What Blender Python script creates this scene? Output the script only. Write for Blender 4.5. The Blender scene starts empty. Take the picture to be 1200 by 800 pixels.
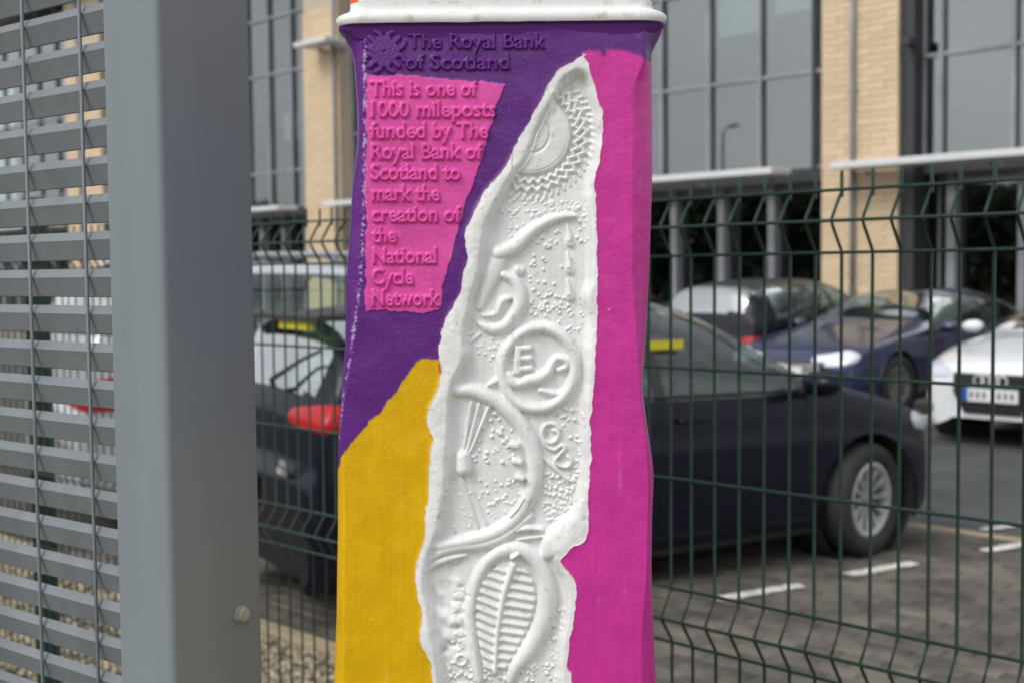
import bpy, bmesh, math, random
import numpy as np
from mathutils import Vector, Matrix
random.seed(7); RNG = np.random.default_rng(7)
S = bpy.context.scene
COL = S.collection
PI = math.pi
R = math.radians
# ------------------------------------------------------------------ camera
CAM = Vector((0, 0, 1.6))
PITCH, ROLL, F = math.atan(81.4/1500), 0.011, 1500.0
fw = Vector((0, math.cos(PITCH), -math.sin(PITCH)))
rt = Vector((math.cos(ROLL), 0, -math.sin(ROLL)))
rt = (rt - fw*rt.dot(fw)).normalized()
up = rt.cross(fw)
cd = bpy.data.cameras.new('camera'); cam = bpy.data.objects.new('camera', cd); COL.objects.link(cam)
M = Matrix((rt, up, -fw)).transposed().to_4x4(); M.translation = CAM; cam.matrix_world = M
cd.sensor_width = 36; cd.lens = 45; cd.clip_start = 0.05; cd.clip_end = 3000
cd.dof.use_dof = True; cd.dof.focus_distance = 1.0; cd.dof.aperture_fstop = 10
S.camera = cam
# ------------------------------------------------------------------ sky, sun, exposure (bright overcast)
AZ, EL = R(-68), R(46)                       # sun direction: azimuth from +Y towards +X
w = bpy.data.worlds.new('World'); S.world = w; w.use_nodes = True
nt = w.node_tree; bg = nt.nodes['Background']
sky = nt.nodes.new('ShaderNodeTexSky'); sky.sky_type = 'NISHITA'; sky.sun_disc = False
sky.sun_elevation = EL; sky.sun_rotation = AZ; sky.dust_density = 4.0; sky.air_density = 1.0
hs = nt.nodes.new('ShaderNodeHueSaturation'); hs.inputs['Saturation'].default_value = 0.22
nt.links.new(sky.outputs[0], hs.inputs['Color']); mx_ = nt.nodes.new('ShaderNodeMix'); mx_.data_type = 'RGBA'; mx_.inputs[0].default_value = .55      # even cloud cover over the sky
tcw = nt.nodes.new('ShaderNodeTexCoord'); nz = nt.nodes.new('ShaderNodeTexNoise'); nz.inputs['Scale'].default_value = 3.2; nz.inputs['Detail'].default_value = 5
mpw = nt.nodes.new('ShaderNodeMapping'); mpw.inputs['Scale'].default_value = (1, 1, 2.6); nt.links.new(tcw.outputs['Generated'], mpw.inputs[0]); nt.links.new(mpw.outputs[0], nz.inputs['Vector'])
crw = nt.nodes.new('ShaderNodeValToRGB'); crw.color_ramp.elements[0].position = .32; crw.color_ramp.elements[1].position = .68
crw.color_ramp.elements[0].color = (3.7, 3.9, 4.15, 1); crw.color_ramp.elements[1].color = (6.2, 6.35, 6.5, 1); nt.links.new(nz.outputs['Fac'], crw.inputs[0]); nt.links.new(crw.outputs[0], mx_.inputs[7]); nt.links.new(hs.outputs[0], mx_.inputs[6]); nt.links.new(mx_.outputs[2], bg.inputs['Color'])
bg.inputs['Strength'].default_value = 0.15
sd = bpy.data.lights.new('sun', 'SUN'); sd.energy = 0.8; sd.angle = R(20); sd.color = (1, .97, .93)
so = bpy.data.objects.new('sun', sd); COL.objects.link(so)
sdir = Vector((-.56, -.45, .70)).normalized()
AZ2 = math.atan2(sdir.x, sdir.y); sky.sun_rotation = AZ2; sky.sun_elevation = math.asin(sdir.z)
so.rotation_euler = (-sdir).to_track_quat('-Z', 'Y').to_euler()
S.view_settings.view_transform = 'Standard'; S.view_settings.look = 'None'
S.view_settings.exposure = 0.46; S.view_settings.gamma = 1.0
S.cycles.max_bounces = 8; S.cycles.transparent_max_bounces = 16
S.cycles.use_denoising = True

def ray(px, py):
    return (fw + rt*((px-600)/F) + up*((400-py)/F))
def at(px, py, Y):
    d = ray(px, py); return CAM + d*(Y/d.y)
def gnd(px, py, z=0.0):
    d = ray(px, py); return CAM + d*((z-1.6)/d.z)

# ------------------------------------------------------------------ materials
def lin(r, g, b):
    f = lambda c: (c/12.92 if c <= .04045 else ((c+.055)/1.055)**2.4)
    return tuple(f(x/255) for x in (r, g, b))
def mat(name, col, rough=.5, wvar=0, wscale=(1,1,1), metal=0, var=0, vscale=8, bump=0, bscale=60, coat=0, spec=.5, rnd=0, attr=None, island=0, emis=None):
    m = bpy.data.materials.new(name); m.use_nodes = True; n = m.node_tree.nodes; l = m.node_tree.links
    p = n['Principled BSDF']; p.inputs['Base Color'].default_value = (*col, 1)
    p.inputs['Roughness'].default_value = rough; p.inputs['Metallic'].default_value = metal
    p.inputs['Coat Weight'].default_value = coat; p.inputs['Coat Roughness'].default_value = .05
    p.inputs['Specular IOR Level'].default_value = spec
    tc = n.new('ShaderNodeTexCoord'); src = None
    if attr:
        a = n.new('ShaderNodeAttribute'); a.attribute_name = attr; src = a.outputs['Color']
    if rnd or island or var or wvar:
        h = n.new('ShaderNodeHueSaturation')
        if src: l.new(src, h.inputs['Color'])
        else: h.inputs['Color'].default_value = (*col, 1)
        val = None
        if rnd:
            o = n.new('ShaderNodeObjectInfo'); val = o.outputs['Random']; amp = rnd
        elif island:
            o = n.new('ShaderNodeNewGeometry'); val = o.outputs['Random Per Island']; amp = island
        if val is not None:
            mr = n.new('ShaderNodeMapRange'); mr.inputs['To Min'].default_value = 1-amp; mr.inputs['To Max'].default_value = 1+amp
            l.new(val, mr.inputs['Value']); cur = mr.outputs[0]
            ml = n.new('ShaderNodeMath'); ml.operation = 'MULTIPLY'; ml.inputs[1].default_value = 7.31; l.new(val, ml.inputs[0])
            fr = n.new('ShaderNodeMath'); fr.operation = 'FRACT'; l.new(ml.outputs[0], fr.inputs[0])
            mh = n.new('ShaderNodeMapRange'); mh.inputs['To Min'].default_value = .5-amp*.03; mh.inputs['To Max'].default_value = .5+amp*.03
            l.new(fr.outputs[0], mh.inputs['Value']); l.new(mh.outputs[0], h.inputs['Hue'])
        else: cur = None
        if var:
            t = n.new('ShaderNodeTexNoise'); t.inputs['Scale'].default_value = vscale; t.inputs['Detail'].default_value = 6
            l.new(tc.outputs['Object'], t.inputs['Vector'])
            m2 = n.new('ShaderNodeMapRange'); m2.inputs['From Min'].default_value = .25; m2.inputs['From Max'].default_value = .75
            m2.inputs['To Min'].default_value = 1-var; m2.inputs['To Max'].default_value = 1+var
            l.new(t.outputs['Fac'], m2.inputs['Value'])
            if cur is not None:
                mm = n.new('ShaderNodeMath'); mm.operation = 'MULTIPLY'; l.new(cur, mm.inputs[0]); l.new(m2.outputs[0], mm.inputs[1]); cur = mm.outputs[0]
            else: cur = m2.outputs[0]
        if wvar:
            gq = n.new('ShaderNodeNewGeometry'); mp = n.new('ShaderNodeMapping'); mp.inputs['Scale'].default_value = wscale; l.new(gq.outputs['Position'], mp.inputs[0])
            t3 = n.new('ShaderNodeTexNoise'); t3.inputs['Scale'].default_value = 1.0; t3.inputs['Detail'].default_value = 7; t3.inputs['Roughness'].default_value = .62
            l.new(mp.outputs[0], t3.inputs['Vector']); m3 = n.new('ShaderNodeMapRange'); m3.inputs['From Min'].default_value = .34; m3.inputs['From Max'].default_value = .6
            m3.inputs['To Min'].default_value = 1-wvar; m3.inputs['To Max'].default_value = 1+wvar*.35; l.new(t3.outputs['Fac'], m3.inputs['Value'])
            m4 = n.new('ShaderNodeMath'); m4.operation = 'MULTIPLY'; l.new(m3.outputs[0], m4.inputs[0])
            if cur is not None: l.new(cur, m4.inputs[1])
            else: m4.inputs[1].default_value = 1
            cur = m4.outputs[0]
        l.new(cur, h.inputs['Value']); src = h.outputs['Color']
    if src: l.new(src, p.inputs['Base Color'])
    if bump:
        t = n.new('ShaderNodeTexNoise'); t.inputs['Scale'].default_value = bscale; t.inputs['Detail'].default_value = 5
        l.new(tc.outputs['Object'], t.inputs['Vector'])
        b = n.new('ShaderNodeBump'); b.inputs['Strength'].default_value = bump; b.inputs['Distance'].default_value = .002
        l.new(t.outputs['Fac'], b.inputs['Height']); l.new(b.outputs[0], p.inputs['Normal'])
    if emis:
        p.inputs['Emission Color'].default_value = (*emis[:3], 1); p.inputs['Emission Strength'].default_value = emis[3]
    return m
def glassmat(name, tint, refl, rough=.02):
    m = bpy.data.materials.new(name); m.use_nodes = True; n = m.node_tree.nodes; l = m.node_tree.links
    n.remove(n['Principled BSDF']); out = n['Material Output']
    t = n.new('ShaderNodeBsdfTransparent'); t.inputs[0].default_value = (*tint, 1)
    g = n.new('ShaderNodeBsdfGlossy'); g.inputs['Roughness'].default_value = rough; g.inputs[0].default_value = (.95, .98, 1, 1)
    f0 = n.new('ShaderNodeLayerWeight'); f0.inputs['Blend'].default_value = .5
    f = n.new('ShaderNodeMath'); f.operation = 'POWER'; f.inputs[1].default_value = 4.0; l.new(f0.outputs['Facing'], f.inputs[0])
    a = n.new('ShaderNodeMath'); a.operation = 'MULTIPLY_ADD'; a.inputs[1].default_value = .75; a.inputs[2].default_value = refl
    a.use_clamp = True
    l.new(f.outputs[0], a.inputs[0]); x = n.new('ShaderNodeMixShader'); l.new(a.outputs[0], x.inputs[0])
    l.new(t.outputs[0], x.inputs[1]); l.new(g.outputs[0], x.inputs[2]); l.new(x.outputs[0], out.inputs[0])
    return m
MT = dict(
 paint=mat('cast_iron_paint', (1,1,1), .31, var=.04, vscale=60, bump=.15, bscale=600, attr='paint', spec=.45),
 steel=mat('grey_powder_coat', lin(125,134,140), .55, wvar=.05, wscale=(30,30,2.2), var=.03, vscale=9, bump=.04, bscale=900, spec=.3),
 slat=mat('louvre_powder_coat', lin(116,122,127), .55, wvar=.12, wscale=(22,22,9), var=.05, vscale=14, bump=.05, bscale=600),
 zinc=mat('zinc_bolt', (.55,.55,.52), .38, 1, var=.15, vscale=300, bump=.2, bscale=500),
 green=mat('green_fence_coat', lin(17,50,38), .38, var=.1, vscale=12),
 asphalt=mat('asphalt', (.07,.071,.075), .9, wvar=.35, wscale=(.9,.9,.9), var=.2, vscale=1.3, bump=.6, bscale=220),
 paver=mat('paver_block', (.125,.11,.092), .85, var=.3, vscale=7, bump=.8, bscale=160, rnd=.34, wvar=.5, wscale=(1.6,1.6,1.6)),
 paver_s=mat('paver_block_mass', (.125,.11,.092), .85, var=.3, vscale=3, bump=.8, bscale=160, island=.34, wvar=.5, wscale=(1.6,1.6,1.6)),
 joint=mat('sand_joint', (.07,.062,.052), .95, var=.3, vscale=6, bump=.5),
 kerb=mat('kerb_stone', (.33,.27,.17), .85, var=.2, vscale=10, bump=.5, bscale=150, rnd=.12),
 gravel=mat('gravel_stone', (.34,.285,.2), .8, island=.5, var=.2, vscale=40),
 gravel_bed=mat('gravel_bed', (.17,.145,.1), .95, var=.5, vscale=60, bump=1, bscale=90),
 mark=mat('road_paint', (.72,.70,.64), .7, wvar=.45, wscale=(14,14,14), var=.1, vscale=22, bump=.4, bscale=150),
 farpave=mat('far_bay_paving', (.19,.165,.135), .9, var=.3, vscale=2.5, bump=.5, bscale=90),
 stone=mat('sandstone_brick', lin(206,184,153), .85, rnd=.07, var=.08, vscale=9, bump=.5, bscale=70),
 mortar=mat('mortar', (.50,.42,.32), .95),
 frame=mat('window_frame', lin(138,142,148), .45, .3, var=.05),
 darkframe=mat('dark_frame', (.03,.032,.035), .5),
 canopy=mat('white_canopy', (.62,.63,.64), .45, var=.05),
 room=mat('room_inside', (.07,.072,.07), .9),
 blind=mat('pale_blind', (.55,.62,.60), .8, var=.05),
 bglass=glassmat('facade_glass', (.62,.68,.68), .17),
 gglass=glassmat('ground_glass', (.40,.45,.45), .12),
 cglass=glassmat('car_glass', (.80,.92,.86), .10),
 cglassd=glassmat('car_screen', (.45,.56,.52), .42),
 navy=mat('navy_car_paint', (.004,.005,.015), .4, .1, coat=.22, spec=.15),
 navy2=mat('dark_blue_car_paint', (.014,.019,.065), .3, .3, coat=.7),
 blackp=mat('black_car_paint', (.007,.008,.018), .4, .1, coat=.25, spec=.2),
 silver=mat('silver_car_paint', (.42,.44,.47), .35, .15, coat=1),
 white=mat('white_car_paint', (.72,.73,.76), .3, 0, coat=1),
 plastic=mat('black_plastic', (.02,.02,.022), .55, bump=.1, bscale=300),
 cabin=mat('cabin_dark', (.025,.026,.028), .8),
 seat=mat('seat_cloth', (.09,.09,.095), .9, var=.2, vscale=40),
 rubber=mat('tyre_rubber', (.022,.022,.023), .75, var=.15, vscale=30),
 alloy=mat('alloy_wheel', (.50,.50,.50), .3, .75),
 darkalloy=mat('dark_alloy_wheel', (.16,.15,.14), .35, .7),
 brake=mat('brake_disc', (.08,.075,.07), .6, .4),
 redlamp=mat('red_lamp', (.42,.005,.008), .35, 0, coat=.15, spec=.25, emis=None),
 lamp=mat('clear_lamp', (.62,.66,.74), .12, .35, coat=1),
 chrome=mat('chrome', (.75,.76,.78), .15, 1),
 plate_w=mat('white_plate', (.72,.73,.72), .5),
 plate_y=mat('yellow_plate', (.75,.55,.04), .5),
 plate_b=mat('blue_band', (.02,.10,.42), .4),
 ink=mat('plate_print', (.16,.16,.17), .6),
 yellow=mat('yellow_sticker', (.62,.56,.02), .5),
 leaf=mat('tree_leaves', (.075,.095,.045), .8, island=.5),
 bark=mat('tree_bark', (.08,.06,.045), .9),
)

# ------------------------------------------------------------------ helpers
def tag(o, label=None, cat=None, group=None, kind=None):
    if label: o['label'] = label
    if cat: o['category'] = cat
    if group: o['group'] = group
    if kind: o['kind'] = kind
    return o
def thing(name, label, cat, loc=(0,0,0), rz=0, group=None):
    o = bpy.data.objects.new(name, None); COL.objects.link(o); o.location = loc; o.rotation_euler = (0,0,rz)
    o.empty_display_size = .2
    return tag(o, label, cat, group)
class MB:
    def __init__(s): s.v = []; s.f = []
    def add(s, vs, fs):
        b = len(s.v); s.v += [tuple(v) for v in vs]; s.f += [tuple(b+i for i in f) for f in fs]; return s
    def box(s, c, d, rz=0, ch=0):
        """box of centre c, size d, with optional chamfer of its vertical/top edges"""
        hx, hy, hz = d[0]/2, d[1]/2, d[2]/2
        if ch:
            prof = []
            for sx, sy in ((-1,-1),(1,-1),(1,1),(-1,1)): prof.append((sx, sy))
            vs = []
            for z, k in ((-hz, 0), (hz-ch, 0), (hz, ch)):
                for sx, sy in prof: vs.append((sx*(hx-k), sy*(hy-k), z))
            fs = [(3,2,1,0)]
            for r in (0, 4):
                for i in range(4): j = (i+1) % 4; fs.append((r+i, r+j, r+4+j, r+4+i))
            fs.append((8,9,10,11))
        else:
            vs = [(sx*hx, sy*hy, sz*hz) for sz in (-1,1) for sx, sy in ((-1,-1),(1,-1),(1,1),(-1,1))]
            fs = [(3,2,1,0),(4,5,6,7),(0,1,5,4),(1,2,6,5),(2,3,7,6),(3,0,4,7)]
        cr, sr = math.cos(rz), math.sin(rz)
        return s.add([(c[0]+x*cr-y*sr, c[1]+x*sr+y*cr, c[2]+z) for x, y, z in vs], fs)
    def tube(s, pts, r, n=6, cap=True):
        pts = [Vector(p) for p in pts]; rr = r if isinstance(r, (list, tuple)) else [r]*len(pts)
        vs = []; 
        for i, p in enumerate(pts):
            a = pts[max(0, i-1)]; b = pts[min(len(pts)-1, i+1)]; t = (b-a).normalized()
            h = Vector((0,0,1)) if abs(t.z) < .9 else Vector((1,0,0))
            x = t.cross(h).normalized(); y = x.cross(t).normalized()
            for k in range(n):
                q = 2*PI*k/n; vs.append(p + (x*math.cos(q)+y*math.sin(q))*rr[i])
        fs = []
        for i in range(len(pts)-1):
            for k in range(n):
                j = (k+1) % n; fs.append((i*n+k, i*n+j, (i+1)*n+j, (i+1)*n+k))
        if cap: fs.append(tuple(range(n))); fs.append(tuple((len(pts)-1)*n+k for k in reversed(range(n))))
        return s.add(vs, fs)
    def lathe(s, prof, axis='y', n=32, c=(0,0,0)):
        vs = []
        for (r, h) in prof:
            for k in range(n):
                q = 2*PI*k/n; a, b = r*math.cos(q), r*math.sin(q)
                p = (a, h, b) if axis == 'y' else ((h, a, b) if axis == 'x' else (a, b, h))
                vs.append((p[0]+c[0], p[1]+c[1], p[2]+c[2]))
        fs = []
        for i in range(len(prof)-1):
            for k in range(n):
                j = (k+1) % n; fs.append((i*n+k, i*n+j, (i+1)*n+j, (i+1)*n+k))
        return s.add(vs, fs)
    def extrude(s, prof, a, b, closed=True):
        """profile of world-offset vectors swept from a to b"""
        a, b = Vector(a), Vector(b); n = len(prof)
        vs = [a+Vector(p) for p in prof] + [b+Vector(p) for p in prof]
        fs = [(i, (i+1) % n, n+(i+1) % n, n+i) for i in range(n if closed else n-1)]
        if closed: fs += [tuple(reversed(range(n))), tuple(range(n, 2*n))]
        return s.add(vs, fs)
    def build(s, name, m, parent=None, smooth=False, fix=True):
        me = bpy.data.meshes.new(name); me.from_pydata(s.v, [], s.f)
        if fix:
            bm = bmesh.new(); bm.from_mesh(me); bmesh.ops.recalc_face_normals(bm, faces=bm.faces); bm.to_mesh(me); bm.free()
        me.materials.append(m)
        if smooth: me.polygons.foreach_set('use_smooth', [True]*len(me.polygons))
        o = bpy.data.objects.new(name, me); COL.objects.link(o); o.parent = parent
        return o
def inst(name, me, parent, loc=(0,0,0), rot=(0,0,0), scale=(1,1,1)):
    o = bpy.data.objects.new(name, me); COL.objects.link(o); o.parent = parent
    o.location = loc; o.rotation_euler = rot; o.scale = scale; return o
def sharp(o, ang=35):
    me = o.data; me.polygons.foreach_set('use_smooth', [True]*len(me.polygons)); me.set_sharp_from_angle(angle=R(ang)); return o

def grid_normals(P):
    du = np.empty_like(P); dv = np.empty_like(P)
    du[:,1:-1] = P[:,2:]-P[:,:-2]; du[:,0] = P[:,1]-P[:,0]; du[:,-1] = P[:,-1]-P[:,-2]
    dv[1:-1] = P[2:]-P[:-2]; dv[0] = P[1]-P[0]; dv[-1] = P[-1]-P[-2]
    n = np.cross(du, dv); ln = np.linalg.norm(n, axis=2, keepdims=True); ln[ln < 1e-12] = 1
    return n/ln
def grid_part(name, P, N, mask, m, parent=None, cols=None, attr='paint', flip=False, offset=0, label=None):
    """one mesh from the faces of a vertex grid that mask selects, with the grid's own normals"""
    nr, nc = P.shape[:2]; fi, fj = np.nonzero(mask)
    if len(fi) == 0: return None
    a = fi*nc+fj; q = np.stack([a, a+nc, a+nc+1, a+1] if not flip else [a, a+1, a+nc+1, a+nc], 1)
    Pv = P.reshape(-1,3); fn = np.cross(Pv[q[:,2]]-Pv[q[:,0]], Pv[q[:,3]]-Pv[q[:,1]])
    if (fn*N.reshape(-1,3)[q[:,0]]).sum() < 0: q = q[:, ::-1]
    used, inv = np.unique(q.ravel(), return_inverse=True); inv = inv.reshape(-1, 4)
    V = P.reshape(-1,3)[used]; NN = N.reshape(-1,3)[used]
    if offset: V = V + NN*offset
    me = bpy.data.meshes.new(name); me.vertices.add(len(V)); me.vertices.foreach_set('co', V.ravel().astype(np.float32))
    me.loops.add(inv.size); me.loops.foreach_set('vertex_index', inv.ravel().astype(np.int32))
    me.polygons.add(len(inv)); me.polygons.foreach_set('loop_start', np.arange(0, inv.size, 4, dtype=np.int32))
    me.polygons.foreach_set('loop_total', np.full(len(inv), 4, dtype=np.int32))
    me.update(calc_edges=True)
    me.polygons.foreach_set('use_smooth', np.ones(len(inv), dtype=bool))
    me.normals_split_custom_set_from_vertices(NN.tolist())
    if cols is not None:
        ca = me.color_attributes.new(attr, 'FLOAT_COLOR', 'POINT')
        c = np.ones((len(used), 4), np.float32); c[:, :3] = cols.reshape(-1,3)[used]
        ca.data.foreach_set('color', c.ravel())
    me.materials.append(m)
    o = bpy.data.objects.new(name, me); COL.objects.link(o); o.parent = parent
    if label: o['label'] = label
    return o

# ------------------------------------------------------------------ raster tools (units: photo pixels on the post's face, 2 samples a pixel)
U0, V0, RS = 376.0, 20.0, 2.0
RW, RH = int((800-U0)*RS), int((836-V0)*RS)
UU = U0 + (np.arange(RW)+.5)/RS; VV = V0 + (np.arange(RH)+.5)/RS
def blur(a, s):
    s *= RS
    if s <= 0: return a
    k = int(3*s)+1; x = np.arange(-k, k+1); g = np.exp(-x*x/(2*s*s)); g /= g.sum()
    ap = np.pad(a, ((k,k),(0,0)), mode='edge'); o = np.zeros_like(a)
    for i, w_ in enumerate(g): o += w_*ap[i:i+a.shape[0]]
    ap = np.pad(o, ((0,0),(k,k)), mode='edge'); o2 = np.zeros_like(a)
    for i, w_ in enumerate(g): o2 += w_*ap[:, i:i+a.shape[1]]
    return o2
def noise(s):
    a = RNG.standard_normal((RH, RW)); b = blur(a, s); return b/b.std()
def spline(p, n=8, closed=False):
    p = [np.array(q, float) for q in p]; out = []; m = len(p)
    for i in range(m if closed else m-1):
        if closed: a, b, c, d = p[(i-1) % m], p[i], p[(i+1) % m], p[(i+2) % m]
        else: a, b, c, d = p[max(i-1, 0)], p[i], p[i+1], p[min(i+2, m-1)]
        for t in np.arange(n)/n:
            out.append(.5*((2*b)+(-a+c)*t+(2*a-5*b+4*c-d)*t*t+(-a+3*b-3*c+d)*t**3))
    if not closed: out.append(p[-1])
    return np.array(out)
WU = noise(4)*.5 + noise(1.5)*.22; WV = noise(4)*.5 + noise(1.5)*.22
GU, GV = np.meshgrid(UU, VV)
def poly(pts, warp=1.0):
    pts = np.array(pts, float); u = GU+WU*warp; v = GV+WV*warp; ins = np.zeros(u.shape, bool)
    n = len(pts)
    for i in range(n):
        x1, y1 = pts[i]; x2, y2 = pts[(i+1) % n]
        if y1 == y2: continue
        r0 = max(0, int((min(y1, y2)-V0)*RS)-6); r1 = min(RH, int((max(y1, y2)-V0)*RS)+6)
        if r1 <= r0: continue
        uu, vv = u[r0:r1], v[r0:r1]
        c = ((y1 > vv) != (y2 > vv)) & (uu < (x2-x1)*(vv-y1)/(y2-y1)+x1)
        ins[r0:r1] ^= c
    return ins
def stroke(A, pts, r, h, flat=.0, tip=None, idm=None, idv=0):
    """raise a rounded ridge along pts by h (px), radius r (number or per-point list)"""
    pts = np.array(pts, float); n = len(pts)
    rr = np.array(r if hasattr(r, '__len__') else [r]*n, float)
    if len(rr) != n: rr = np.interp(np.linspace(0, 1, n), np.linspace(0, 1, len(rr)), rr)
    for i in range(n-1 if n > 1 else 1):
        p, q = pts[i], pts[min(i+1, n-1)]; m = max(rr[i], rr[min(i+1, n-1)])+1
        x0 = max(0, int((min(p[0], q[0])-m-U0)*RS)); x1 = min(RW, int((max(p[0], q[0])+m-U0)*RS)+1)
        y0 = max(0, int((min(p[1], q[1])-m-V0)*RS)); y1 = min(RH, int((max(p[1], q[1])+m-V0)*RS)+1)
        if x1 <= x0 or y1 <= y0: continue
        gx, gy = GU[y0:y1, x0:x1], GV[y0:y1, x0:x1]; d = q-p; L = d@d
        t = np.clip(((gx-p[0])*d[0]+(gy-p[1])*d[1])/L, 0, 1) if L > 0 else np.zeros_like(gx)
        dist = np.hypot(gx-p[0]-t*d[0], gy-p[1]-t*d[1]); ra = rr[i]+(rr[min(i+1, n-1)]-rr[i])*t
        k = np.clip(1-(dist/ra)**2, 0, 1); val = h*np.sqrt(k)*np.minimum(1, ra/np.max(rr))**.5
        if flat: val = h*np.minimum(1, np.sqrt(k)/(1-flat))
        s = A[y0:y1, x0:x1]
        if idm is not None:
            ids = idm[y0:y1, x0:x1]; ids[(val > s) & (val > h*.25)] = idv
        np.maximum(s, val, out=s)
def ell(cx, cy, rx, ry, a0=0, a1=360, rot=0, n=40):
    a = np.radians(np.linspace(a0, a1, n)); c, s = math.cos(R(rot)), math.sin(R(rot))
    x, y = rx*np.cos(a), ry*np.sin(a); return np.stack([cx+x*c-y*s, cy+x*s+y*c], 1)
def text_raster(txt, x0, x1, base, cap, bold=.022):
    cu = bpy.data.curves.new('t', 'FONT'); cu.body = txt; cu.size = 1; cu.offset = bold; cu.resolution_u = 4; cu.space_character = 1.0
    o = bpy.data.objects.new('t', cu); COL.objects.link(o); bpy.context.view_layer.update()
    dg = bpy.context.evaluated_depsgraph_get(); me = bpy.data.meshes.new_from_object(o.evaluated_get(dg)); me.calc_loop_triangles()
    v = np.array([p.co[:2] for p in me.vertices]); t = np.array([p.vertices[:] for p in me.loop_triangles])
    bpy.data.objects.remove(o); bpy.data.curves.remove(cu); bpy.data.meshes.remove(me)
    capu = .729
    sx = (x1-x0)/(v[:,0].max()-v[:,0].min()); ux = x0+(v[:,0]-v[:,0].min())*sx; vy = base - v[:,1]*cap/capu
    A = np.zeros((RH, RW), bool); X = (ux-U0)*RS-.5; Y = (vy-V0)*RS-.5
    for a, b, c in t:
        xs, ys = X[[a,b,c]], Y[[a,b,c]]
        i0, i1 = max(0, int(ys.min())), min(RH-1, int(ys.max())+1); j0, j1 = max(0, int(xs.min())), min(RW-1, int(xs.max())+1)
        if i1 < i0 or j1 < j0: continue
        gy, gx = np.mgrid[i0:i1+1, j0:j1+1]
        d = (xs[1]-xs[0])*(ys[2]-ys[0])-(xs[2]-xs[0])*(ys[1]-ys[0])
        if abs(d) < 1e-9: continue
        w1 = ((gx-xs[0])*(ys[2]-ys[0])-(xs[2]-xs[0])*(gy-ys[0]))/d; w2 = ((xs[1]-xs[0])*(gy-ys[0])-(gx-xs[0])*(ys[1]-ys[0]))/d
        A[i0:i1+1, j0:j1+1] |= (w1 >= -.01) & (w2 >= -.01) & (w1+w2 <= 1.01)
    return A

# ================================================================== THE PAINTED MILEPOST
C_PURPLE, C_PINK, C_YEL = lin(94,36,124), lin(222,80,166), (.70,.41,.0)
C_WHITE, C_ORG, C_BLUE, C_MAG = (.79,.795,.79), lin(226,92,28), lin(52,64,120), lin(204,52,152)
WL = [(688,65),(680,67),(668,75),(655,82),(645,95),(638,110),(628,128),(620,142),(612,157),(603,175),(590,200),(577,215),(563,233),(551,258),(545,279),(548,304),(543,320),(539,344),(529,360),(522,376),(516,398),(514,415),(516,428),(515,445),(508,466),(501,487),(506,512),(505,525),(502.5,555),(501,590),(495.5,635),(487,667),(488.5,695),(495.5,716),(492,747),(501,768),(506,786),(506,840)]
WR = [(683,63),(691.5,84),(697,101),(705.5,133),(706,168),(698.5,203),(697,224),(699,245),(699,280),(700,330),(698.5,382),(697,435),(691.5,487),(692.5,530),(690.5,572),(689,618),(683,635),(669,642),(658,655),(660,663),(672,677),(675,695),(672,723),(667,758),(665,779),(670.5,800),(672,840)]
m_white = poly(list(spline(WL, 4)) + list(spline(WR, 4))[::-1], 1.3)
m_pinkR = poly([(683,62),(690,60),(702,59),(705.5,65),(709,66),(711,59),(730,58),(744,63),(756,69),(800,76),(800,840),(630,840)] + [(630,600),(690,480),(690,200),(688,80)], 1.2)
m_pinkR &= ~m_white & (GU > 640)
m_ins = poly([(429.5,88),(455,88.5),(485,89.5),(540,95),(592,100),(580,129),(571,164),(560,200),(550,228),(541,252),(530.5,295),(520,330),(515,363),(500,366),(485,365),(455,364),(428.5,364)], 1.5)
m_yel = poly([(516,421),(506,419.5),(499,420),(488.5,424.5),(474.5,442),(459,466.5),(432.5,494.5),(411.5,519),(400,537),(394,551),(360,553),(360,840),(560,840),(560,421)], 1.5) & ~m_white
# recess floor of the white relief
FL = [(679,84),(661,97),(650,115),(637,141),(628,158),(618,186),(602,208),(587,230),(577,250),(570,272),(566,305),(561,330),(554,355),(547,380),(546,402),(549,416),(538,438),(530,458),(528,489),(527,528),(524,568),(519,605),(512,632),(503,655),(500,690),(505,715),(508,745),(514,770),(520,838)]
FR = [(688,90),(693,112),(698,140),(698,168),(693,200),(689,224),(690,250),(691,290),(692,325),(686,345),(687,358),(691,372),(690,400),(688,435),(684,487),(684,530),(683,565),(676,600),(660,625),(645,645),(650,662),(661,682),(664,705),(661,735),(655,765),(655,838)]
m_floor = poly(list(spline(FL, 4)) + list(spline(FR, 4))[::-1], 1)
REC = 13.0
fb = blur(m_floor.astype(float), 3.2)
H = -REC*fb
wb = blur(m_white.astype(float), 4.5)
lipb = np.clip(wb*(1-fb), 0, 1); H += 3.2*np.clip(lipb-.15, 0, 1)*(GU < 600) + 1.2*lipb*(GU >= 600)
H += noise(2.5)*.13*(wb*(1-fb))
ID = np.zeros((RH, RW), np.int16)
E = np.zeros((RH, RW))                                   # features above the floor
# ids: 1 tyre, 2 handlebar scroll, 3 hook, 4 ring, 5 half wheel, 6 coil, 7 leaf, 8.. drops
def S_(pts, r, h, idv, flat=0, sp=8, closed=False):
    if sp: pts = spline(pts, sp, closed)
    stroke(E, pts, r, h, flat, None, ID, idv)
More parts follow.
